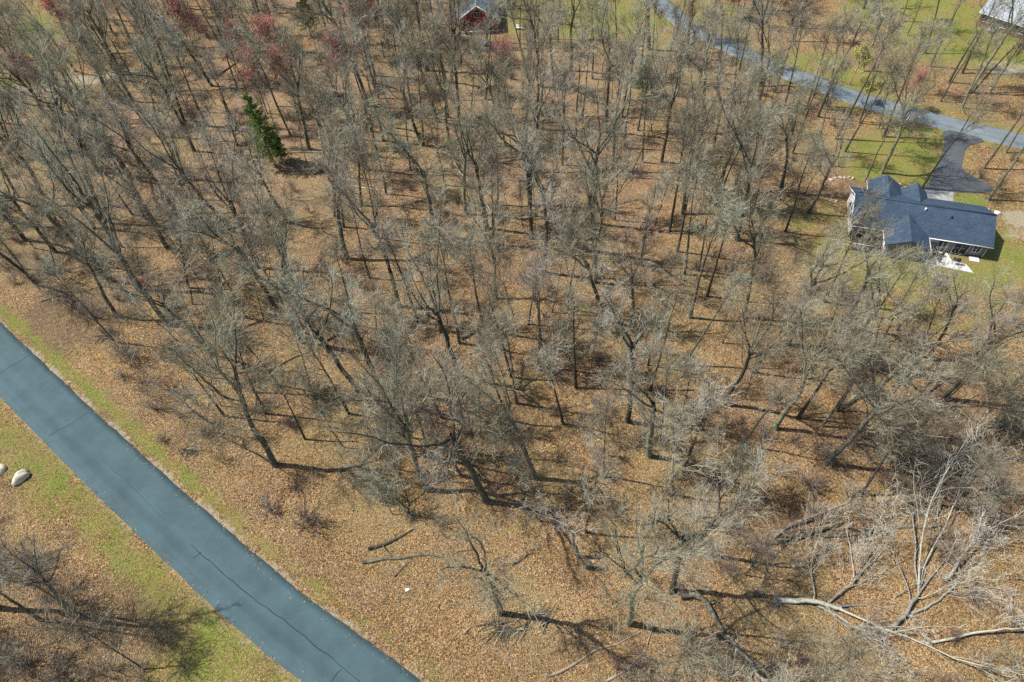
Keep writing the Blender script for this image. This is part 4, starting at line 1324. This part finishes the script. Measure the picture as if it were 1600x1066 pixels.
def window_x(parent, y0, y1, z0, z1, x, out=-1):
    o = boxpart('window', x + out * .02 - .015, x + out * .02 + .015, y0, y1, z0, z1, M['glass'], parent)
    g = Geo(); f = .09
    a, b = sorted((x + out * .005, x + out * .08))
    g.box(a, b, y0 - f, y1 + f, z1, z1 + f); g.box(a, b, y0 - f, y1 + f, z0 - f, z0)
    g.box(a, b, y0 - f, y0, z0, z1); g.box(a, b, y1, y1 + f, z0, z1)
    obj('frame', g.mesh('frame', M['trim'], False), o)
    return o


def gable_box(name, x0, x1, y0, y1, z0, ze, zr, axis, mat, parent):
    """walls with gables: axis 'x' = ridge along x, 'y' = ridge along y"""
    if axis == 'x':
        ym = (y0 + y1) / 2
        V = [(x0, y0, z0), (x0, y1, z0), (x0, y1, ze), (x0, ym, zr), (x0, y0, ze), (x1, y0, z0), (x1, y1, z0), (x1, y1, ze), (x1, ym, zr), (x1, y0, ze)]
    else:
        xm = (x0 + x1) / 2
        V = [(x1, y0, z0), (x0, y0, z0), (x0, y0, ze), (xm, y0, zr), (x1, y0, ze), (x1, y1, z0), (x0, y1, z0), (x0, y1, ze), (xm, y1, zr), (x1, y1, ze)]
    me = bpy.data.meshes.new(name)
    me.from_pydata(V, [], [(0, 4, 3, 2, 1), (5, 6, 7, 8, 9), (0, 5, 9, 4), (1, 2, 7, 6)])
    me.materials.append(mat)
    return obj(name, me, parent)


hz = math.atan2(HU[1], HU[0])
house = empty('house', (HO[0], HO[1], 0.0), hz)
tag(house, 'low house with dark blue shingle roofs and white gable siding', 'house')
gable_box('wall', -20.1, -.02, .45, 9.55, -.1, 2.75, 4.70, 'x', M['siding_white'], house)
boxpart('near_cladding', -20.08, -.04, .415, .445, 0, 2.7, M['siding_grey'], house)  # grey cladding sheet over the near wall
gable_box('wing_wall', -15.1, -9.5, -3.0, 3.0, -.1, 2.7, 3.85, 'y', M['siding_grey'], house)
gable_box('wing_wall', -17.4, -12.75, 9.5, 11.8, -.1, 2.7, 3.9, 'y', M['siding_white'], house)
gable_box('wing_wall', -12.7, -8.2, 9.5, 10.9, -.1, 2.7, 3.9, 'y', M['siding_white'], house)
rf = slab('roof', [(-20.6, -.05, 2.70), (.45, -.05, 2.70), (.45, 5.0, 5.0), (-20.6, 5.0, 5.0)], .16, M['roof_dark'], house)
slab('roof', [(-20.6, 10.05, 2.70), (.45, 10.05, 2.70), (.45, 5.0, 5.0), (-20.6, 5.0, 5.0)], .16, M['roof_dark'], house)
beam('ridge_cap', (-20.6, 5.0, 5.03), (.45, 5.0, 5.03), .3, .07, M['roof_dark'], rf)
for s, vn in ((-1, 0), (1, 0)):
    slab('wing_roof', [(-12.3 + s * 3.35, -3.55, 2.72), (-12.3, -3.55, 4.20), (-12.3, 3.45, 4.20), (-12.3 + s * 3.35, .12, 2.72)], .15, M['roof_dark'], house)
for xm, half, y1 in ((-15.1, 2.65, 12.2), (-10.45, 2.0, 11.2)):
    for s in (-1, 1):
        slab('wing_roof', [(xm + s * half, y1, 2.95), (xm, y1, 4.55), (xm, 6.1, 4.55), (xm + s * half, 9.4, 2.95)], .15, M['roof_dark'], house)
# white eaves, rakes and gutters
beam('gutter', (-20.6, -.12, 2.58), (-15.75, -.12, 2.58), .12, .13, M['trim'], house)
beam('gutter', (-8.85, -.12, 2.58), (.45, -.12, 2.58), .12, .13, M['trim'], house)
beam('gutter', (-15.72, -3.5, 2.62), (-15.72, -.05, 2.62), .12, .13, M['trim'], house)
beam('gutter', (-8.88, -3.5, 2.62), (-8.88, -.05, 2.62), .12, .13, M['trim'], house)
beam('rake_trim', (-20.66, -.05, 2.62), (-20.66, 5.0, 4.92), .08, .16, M['trim'], house)
beam('rake_trim', (-20.66, 10.05, 2.62), (-20.66, 5.0, 4.92), .08, .16, M['trim'], house)
beam('rake_trim', (-17.82, 9.5, 2.86), (-17.82, 12.2, 2.86), .1, .14, M['trim'], house)
for x, y in ((-15.3, -3.2), (-9.3, -3.2), (-20.2, .3), (-.1, .3)):
    beam('downspout', (x, y, 0), (x, y + .001, 2.55), .08, .1, M['trim'], house)
for x0, x1 in ((-19.2, -17.8), (-7.0, -5.8), (-1.9, -.9)):
    window_y(house, x0, x1, .95, 2.15, .415)
window_y(house, -4.6, -2.6, .08, 2.12, .415, door=True)
window_y(house, -17.3, -16.2, .08, 2.12, .415, door=True)
window_y(house, -13.6, -11.0, .8, 2.2, -3.0)
window_x(house, 3.0, 4.4, 1.0, 2.2, -20.1)
window_x(house, 6.2, 7.2, 1.0, 2.2, -20.1)
window_x(house, -2.2, -1.0, 1.0, 2.2, -15.1)
v = boxpart('roof_vent', -10.05, -9.85, 4.0, 4.2, 4.4, 5.05, M['trim'], rf)
boxpart('roof_vent', -6.1, -5.9, 3.4, 3.6, 4.1, 4.7, M['dark_metal'], rf)
boxpart('roof_vent', -17.6, -17.4, 3.0, 3.2, 3.9, 4.5, M['dark_metal'], rf)


def house_slab(name, pts, z0, z1, mat, label, cat=None):
    return flat_slab(name, np.array([hw(*p) for p in pts]), z0, z1, mat, label, 'structure', cat)


house_slab('patio', [(-8.75, .3), (-8.75, -3.3), (-1.7, -3.6), (-2.6, -1.9), (-4.6, -1.6), (-5.2, .3)], -.1, .10, M['concrete_white'], 'white concrete patio on the near side of the house')
house_slab('pavement', [(-9.2, 10.15), (-9.2, 11.0), (-3.2, 11.0), (-3.2, 10.15)], -.1, .075, M['concrete_white'], 'white concrete strip behind the house by the apron')
house_slab('step_pad', [(-1.9, -.9), (-1.9, .25), (-.5, .25), (-.5, -.9)], -.1, .12, M['concrete_white'], 'small white concrete pad at the back door')

deck = empty('deck', (*hw(-20.0, -2.9), 0), hz)
for k in range(14):
    boxpart('plank', 0, 4.2, .02 + k * .22, .21 + k * .22, .42, .46, M['wood_dark'], deck)
for x in (.1, 2.1, 4.1):
    beam('post', (x, .1, 0), (x, .101, 1.4), .1, .1, M['wood_dark'], deck)
beam('rail', (.1, .1, 1.4), (4.1, .1, 1.4), .08, .06, M['trim'], deck)
tag(deck, 'dark wooden deck at the near left corner of the house', 'deck')


def patio_set(x, y):
    t = empty('patio_table', (*hw(x, y), .10), hz)
    g = Geo(); n = 14
    for z0, z1 in ((.70, .74),):
        poly = [(math.cos(i / n * 6.283) * .65, math.sin(i / n * 6.283) * .65) for i in range(n)]
        g.prism(poly, z0, z1)
        g.add([(p[0], p[1], z1) for p in poly] + [(0, 0, z1)], None, [(i, (i + 1) % n, n) for i in range(n)])
    obj('top', g.mesh('top', M['dark_metal'], False), t)
    for a in range(4):
        c, s = math.cos(a * 1.57 + .8) * .42, math.sin(a * 1.57 + .8) * .42
        beam('leg', (c, s, 0), (c * .8, s * .8, .7), .05, .05, M['dark_metal'], t)
    tag(t, 'round dark patio table on the white patio', 'table')
    for k, a in enumerate((.4, 1.9, 3.6, 5.2)):
        px, py = x + math.cos(a) * 1.05, y + math.sin(a) * 1.05
        c = empty('patio_chair', (*hw(px, py), .10), hz + a + math.pi / 2)
        boxpart('seat', -.25, .25, -.25, .25, .42, .47, M['dark_metal'], c)
        boxpart('backrest', -.25, .25, -.27, -.22, .47, .95, M['dark_metal'], c)
        for sx in (-.22, .22):
            for sy in (-.22, .22):
                beam('leg', (sx, sy, 0), (sx, sy + .001, .42), .04, .04, M['dark_metal'], c)
        tag(c, 'dark patio chair at the round table, ' + ('behind it on the right', 'nearest the house wall', 'on its left', 'nearest the lawn')[k], 'chair', 'chairs round the patio table')


patio_set(-7.2, -1.4)
t = empty('grill', (*hw(-4.3, -2.3), .10), hz)
boxpart('firebox', -.45, .45, -.25, .25, .75, 1.0, M['dark_metal'], t)
g = Geo()
V = []; n = 8
for x in (-.45, .45):
    for i in range(n + 1):
        a = math.pi * i / n
        V.append((x, math.cos(a) * .25, 1.0 + math.sin(a) * .25))
g.add(V, [(i, i + 1, n + 2 + i, n + 1 + i) for i in range(n)])
obj('lid', g.mesh('lid', M['dark_metal']), t)
boxpart('shelf', .46, .85, -.22, .22, .95, .98, M['concrete'], t)
for sx in (-.4, .4):
    for sy in (-.2, .2):
        beam('leg', (sx, sy, 0), (sx, sy + .001, .75), .05, .05, M['dark_metal'], t)
tag(t, 'dark barbecue grill at the right end of the patio', 'grill')

# pale sheets and boards dumped by the drive
M['tarp'] = simple('pale_tarp', (0.60, 0.64, 0.74), .6, .15, 2)
boulder('tarp_heap', G(1537, 327)[:2], 1.0, .45, .16, M['tarp'], 'bluish white tarp heap beside the drive behind the house, left one', 'tarp', 91, -.2)
boulder('tarp_heap', G(1558, 333)[:2], .5, .5, .22, M['tarp'], 'bluish white tarp heap beside the drive behind the house, right one', 'tarp', 92, .4)
M['white_plastic'] = simple('white_plastic', (0.8, 0.8, 0.8), .5, .05, 3)
boulder('litter_bag', G(636, 921)[:2], .3, .2, .16, M['white_plastic'], 'small white piece of litter on the leaves by the road bank', 'litter', 93, .3)
boulder('litter_bag', G(801, 791)[:2], .18, .14, .12, M['white_plastic'], 'tiny white scrap among the leaves in the wood below the centre', 'litter', 94, .3)

# red house at the top
rb = G(747, 51)
rh = empty('house', (rb[0], rb[1], 0), 0.0)
tag(rh, 'red gabled house with grey roof at the top of the picture', 'house')
gable_box('wall', -4.4, 4.4, 0, 11, -.1, 3.2, 6.1, 'y', M['siding_red'], rh)
for s in (-1, 1):
    rr_ = slab('roof', [(s * 4.9, -.5, 2.9), (0, -.5, 6.35), (0, 11.5, 6.35), (s * 4.9, 11.5, 2.9)], .15, M['roof_grey'], rh)
    beam('rake_trim', (s * 4.9, -.55, 2.86), (0, -.55, 6.30), .08, .2, M['trim'], rh)
boxpart('foundation', -4.45, 4.45, -.04, 11.05, -.1, .45, M['concrete_white'], rh)
for x0 in (-2.8, 1.2):
    window_y(rh, x0, x0 + 1.4, 1.1, 2.4, 0)
window_y(rh, -.6, .6, 3.6, 4.6, 0)
boxpart('chimney', -2.3, -1.6, 5, 5.7, 4.0, 6.9, M['brick'], rh)
bb = G(756, 71)
M['blue_paint'] = simple('blue_plastic', (0.30, 0.36, 0.62), .5, .1, 2)
t = empty('wheelbarrow', (bb[0], bb[1], 0), .2)
V = [(-.5, -.4, .45), (.6, -.4, .4), (.6, .4, .4), (-.5, .4, .45), (-.8, -.55, .85), (1.0, -.55, .85), (1.0, .55, .85), (-.8, .55, .85)]
obj('tray', raw_mesh('tray', V, [(0, 3, 2, 1), (0, 1, 5, 4), (1, 2, 6, 5), (2, 3, 7, 6), (3, 0, 4, 7)], None, [M['blue_paint']], False), t)
for s in (-.3, .3):
    beam('handle', (1.0, s * .4, .3), (-1.4, s, .75), .05, .05, M['wood_dark'], t)
    beam('leg', (-.4, s, 0), (-.4, s + .001, .5), .05, .05, M['dark_metal'], t)
g = Geo(); an = np.arange(13) / 12 * 6.283
ring = np.column_stack([1.05 + np.cos(an) * .2, np.zeros(13), .2 + np.sin(an) * .2])
g.add(*tubes(ring[None], np.full((1, 13), .05), 5)); obj('wheel', g.mesh('wheel', M['dark_metal']), t)
tag(t, 'small pale blue barrow on the leaves below the red house', 'wheelbarrow')
bb = G(812, 46)
t = empty('yard_bench', (bb[0], bb[1], 0), -.1)
boxpart('seat', -.9, .9, -.25, .25, .42, .48, M['trim'], t)
boxpart('backrest', -.9, .9, .25, .30, .48, .95, M['trim'], t)
for sx in (-.8, .8):
    boxpart('leg', sx - .05, sx + .05, -.22, .22, 0, .42, M['trim'], t)
tag(t, 'small white bench on the lawn right of the red house', 'bench')

# pale roofed house cut by the top right corner
e0 = np.array([107.0, 150.2]); ed = np.array([.66, -.75]); ed /= np.hypot(*ed)
ph = empty('house', (e0[0], e0[1], 0), math.atan2(ed[1], ed[0]))
tag(ph, 'brick house with pale grey roof cut by the top right corner', 'house')
gable_box('wall', .5, 19.5, .6, 11.4, -.1, 2.9, 5.3, 'x', M['brick'], ph)
slab('roof', [(0, 0, 2.85), (20, 0, 2.85), (20, 6, 5.6), (0, 6, 5.6)], .16, M['roof_pale'], ph)
slab('roof', [(0, 12, 2.85), (20, 12, 2.85), (20, 6, 5.6), (0, 6, 5.6)], .16, M['roof_pale'], ph)
beam('gutter', (0, -.07, 2.74), (20, -.07, 2.74), .12, .13, M['trim'], ph)
for x0 in (1.6, 5.2, 9.0):
    window_y(ph, x0, x0 + 1.5, 1.0, 2.2, .6)
window_y(ph, 3.6, 4.5, .05, 2.1, .6, door=True)
boxpart('door_step', 3.3, 4.8, -.6, .55, 0, .25, M['concrete_white'], ph)

# ------------------------------------------------------------------ what lies on the ground: loose leaves, sticks, grass blades
def leaf_mat():
    m, nt, b = newmat('dry_leaf')
    at = N(nt, 'ShaderNodeAttribute', attribute_name='tint')
    c = ramp(nt, at.outputs['Fac'], [(0, (0.07, 0.04, 0.02)), (.25, (0.18, 0.107, 0.048)), (.5, (0.32, 0.20, 0.088)), (.75, (0.44, 0.285, 0.13)), (.92, (0.48, 0.335, 0.17)), (1, (0.52, 0.39, 0.235))])
    nt.links.new(c, b.inputs['Base Color'])
    b.inputs['Roughness'].default_value = .8
    return m


def grass_mat():
    m, nt, b = newmat('grass_blade')
    at = N(nt, 'ShaderNodeAttribute', attribute_name='tint')
    c = ramp(nt, at.outputs['Fac'], [(0, (0.05, 0.085, 0.02)), (.4, (0.13, 0.17, 0.035)), (.65, (0.25, 0.26, 0.08)), (.85, (0.42, 0.36, 0.18)), (1, (0.52, 0.46, 0.30))])
    nt.links.new(c, b.inputs['Base Color'])
    b.inputs['Roughness'].default_value = .7
    return m


def ground_points(n, ymax, seed):
    r = np.random.default_rng(seed)
    px, py = r.uniform(-60, 1660, n), r.uniform(ymax, 1120, n)
    v = _f[None] * FOC + _r[None] * (px - 800)[:, None] + _d[None] * (py - 533)[:, None]
    t = -CAM_H / v[:, 2]
    return v[:, 0] * t, v[:, 1] * t, r


X, Y, r = ground_points(330000, 330, 5)
g, s, d, e, ef = cover(X, Y)
hx, hy = to_house(X, Y)
keep = (e > -0.12 - 0.9 * r.random(len(X)) ** 7) & (ef > .1) & (r.random(len(X)) > np.clip(g * 1.0, 0, .8)) & (r.random(len(X)) > np.clip(s, 0, .75)) & ~((hx > -21) & (hx < 1) & (hy > -4) & (hy < 12)) & ((e > 0.5) | (r.random(len(X)) < 0.35))
keep &= ~in_poly(drive_poly, X, Y)
X, Y = X[keep], Y[keep]
Z = np.where(e[keep] < 0.15, .075, ground_z(X, Y, e[keep], ef[keep]) + r.uniform(.02, .06, len(X)))
n = len(X)
a = r.uniform(0, 6.283, n)
L, W = r.uniform(.06, .12, n), r.uniform(.035, .07, n)
tx = np.column_stack([np.cos(a), np.sin(a), r.normal(0, .3, n)]) * L[:, None]
sx = np.column_stack([-np.sin(a), np.cos(a), r.normal(0, .3, n)]) * W[:, None]
C = np.column_stack([X, Y, Z])
V = np.stack([C - tx, C + sx, C + tx, C - sx], 1).reshape(-1, 3)
tint = np.clip(r.normal(.52, .28, n) + (vnoise(X, Y, 6, 47) - .5) * .4, 0, 1).repeat(4)
o = obj('leaf_litter', raw_mesh('leaf_litter', V, np.arange(n * 4).reshape(n, 4), None, [leaf_mat()], False, tint))
tag(o, 'dry brown fallen leaves covering the forest floor', 'leaves', kind='stuff')

X, Y, r = ground_points(26000, 60, 6)
g, s, d, e, ef = cover(X, Y)
hx, hy = to_house(X, Y)
keep = (e > 1.5) & (ef > 1.5) & (g < .4) & ~((hx > -22) & (hx < 2) & (hy > -5) & (hy < 30)) & (vnoise(X, Y, 7, 44) + r.normal(0, .12, len(X)) > .45)
X, Y = X[keep], Y[keep]; n = len(X)
Z = ground_z(X, Y, e[keep], ef[keep]) + .05
a = r.uniform(0, 6.283, n); L = r.uniform(.25, 1.3, n) ** 1.3
D = np.column_stack([np.cos(a), np.sin(a), r.normal(0, .12, n)]) * L[:, None]
P = np.stack([np.column_stack([X, Y, Z]) - D * .5, np.column_stack([X, Y, Z]) + r.normal(0, .06, (n, 3)) * L[:, None], np.column_stack([X, Y, Z]) + D * .5], 1)
P[..., 2] = np.maximum(P[..., 2], Z[:, None] - .04)
V, Q = tubes(P, r.uniform(.012, .03, n)[:, None] * np.linspace(1, .5, 3)[None], 3)
o = obj('fallen_twigs', raw_mesh('fallen_twigs', V, Q, None, [M['twig']], True))
tag(o, 'scattered grey sticks and twigs on the forest floor', 'twigs', kind='stuff')

X, Y, r = ground_points(520000, 160, 8)
g, s, d, e, ef = cover(X, Y)
hx, hy = to_house(X, Y)
keep = (e > .15) & (ef > .2) & (r.random(len(X)) < np.clip(g * 1.3 - .25 + (vnoise(X, Y, 1.3, 45) - .5) * .8, 0, 1)) & ~((hx > -21) & (hx < 1) & (hy > -4) & (hy < 12)) & ~in_poly(drive_poly, X, Y) & ~in_poly(apron_poly, X, Y)
X, Y = X[keep], Y[keep]; n = len(X)
Z = ground_z(X, Y, e[keep], ef[keep])
a = r.uniform(0, 6.283, n); hgt = r.uniform(.06, .17, n)
w = r.uniform(.012, .03, n)
B = np.column_stack([X, Y, Z])
S = np.column_stack([np.cos(a), np.sin(a), np.zeros(n)]) * w[:, None]
tip = B + np.column_stack([r.normal(0, .07, n), r.normal(0, .07, n), hgt])
V = np.stack([B - S, B + S, tip], 1).reshape(-1, 3)
tint = np.clip(r.normal(.54, .22, n) + (vnoise(X, Y, 3, 46) - .5) * .7, 0, 1).repeat(3)
o = obj('grass', raw_mesh('grass', V, None, np.arange(n * 3).reshape(n, 3), [grass_mat()], False, tint))
tag(o, 'short green and straw-coloured grass on verges and lawns', 'grass', kind='stuff')

# ------------------------------------------------------------------ labels that single out each tree and shrub
_T = 'first second third fourth fifth sixth seventh eighth ninth tenth eleventh twelfth thirteenth fourteenth fifteenth sixteenth seventeenth eighteenth nineteenth'.split()
_D = {2: 'twenty', 3: 'thirty', 4: 'forty', 5: 'fifty', 6: 'sixty', 7: 'seventy', 8: 'eighty', 9: 'ninety'}
def ordinal(k):
    if k < 19: return _T[k]
    q = k + 1
    return (_D[q // 10][:-1] + 'ieth') if q % 10 == 0 else _D[q // 10] + '-' + _T[q % 10 - 1]


def zone(xy):
    px, py = PX((xy[0], xy[1], 0))
    e, side = dist_to(NEAR, xy[0], xy[1])
    ef, sf = dist_to(FAR, xy[0], xy[1])
    hx, hy = to_house(xy[0], xy[1])
    if side < 0: return 'across the near road'
    if sf > 0 and px > 900: return 'beyond the far road'
    if -34 < hx < 14 and -16 < hy < 32: return 'around the dark-roofed house'
    if e < 22: return 'nearest the near road'
    if px > 1120 and py > 760: return 'around the fallen pale trees'
    if px > 1100 and py > 400: return 'below the house lawn'
    if py < 110: return ('left of the red house' if px < 720 else 'right of the red house')
    if np.hypot(*(xy - G(432, 262)[:2])) < 24: return 'around the green pine'
    if px < 360: return 'left of the green pine'
    if px > 1000: return 'between the house and the wood centre'
    if py < 330: return 'behind the wood centre'
    if py < 640: return 'in the wood centre'
    return 'in front of the wood centre'


classes = {}
for t, kind, look, xy in TREES:
    classes.setdefault((look, zone(xy)), []).append((PX((xy[0], xy[1], 0))[0], t))
for t, xy in SH:
    classes.setdefault(('leafless twiggy shrub', zone(xy)), []).append((PX((xy[0], xy[1], 0))[0], t))
for (look, zn), L in classes.items():
    L.sort(key=lambda q: q[0])
    for k, (_, t) in enumerate(L):
        t['label'] = look + ' ' + zn + ('' if len(L) == 1 else ', %s from the left' % ordinal(k))
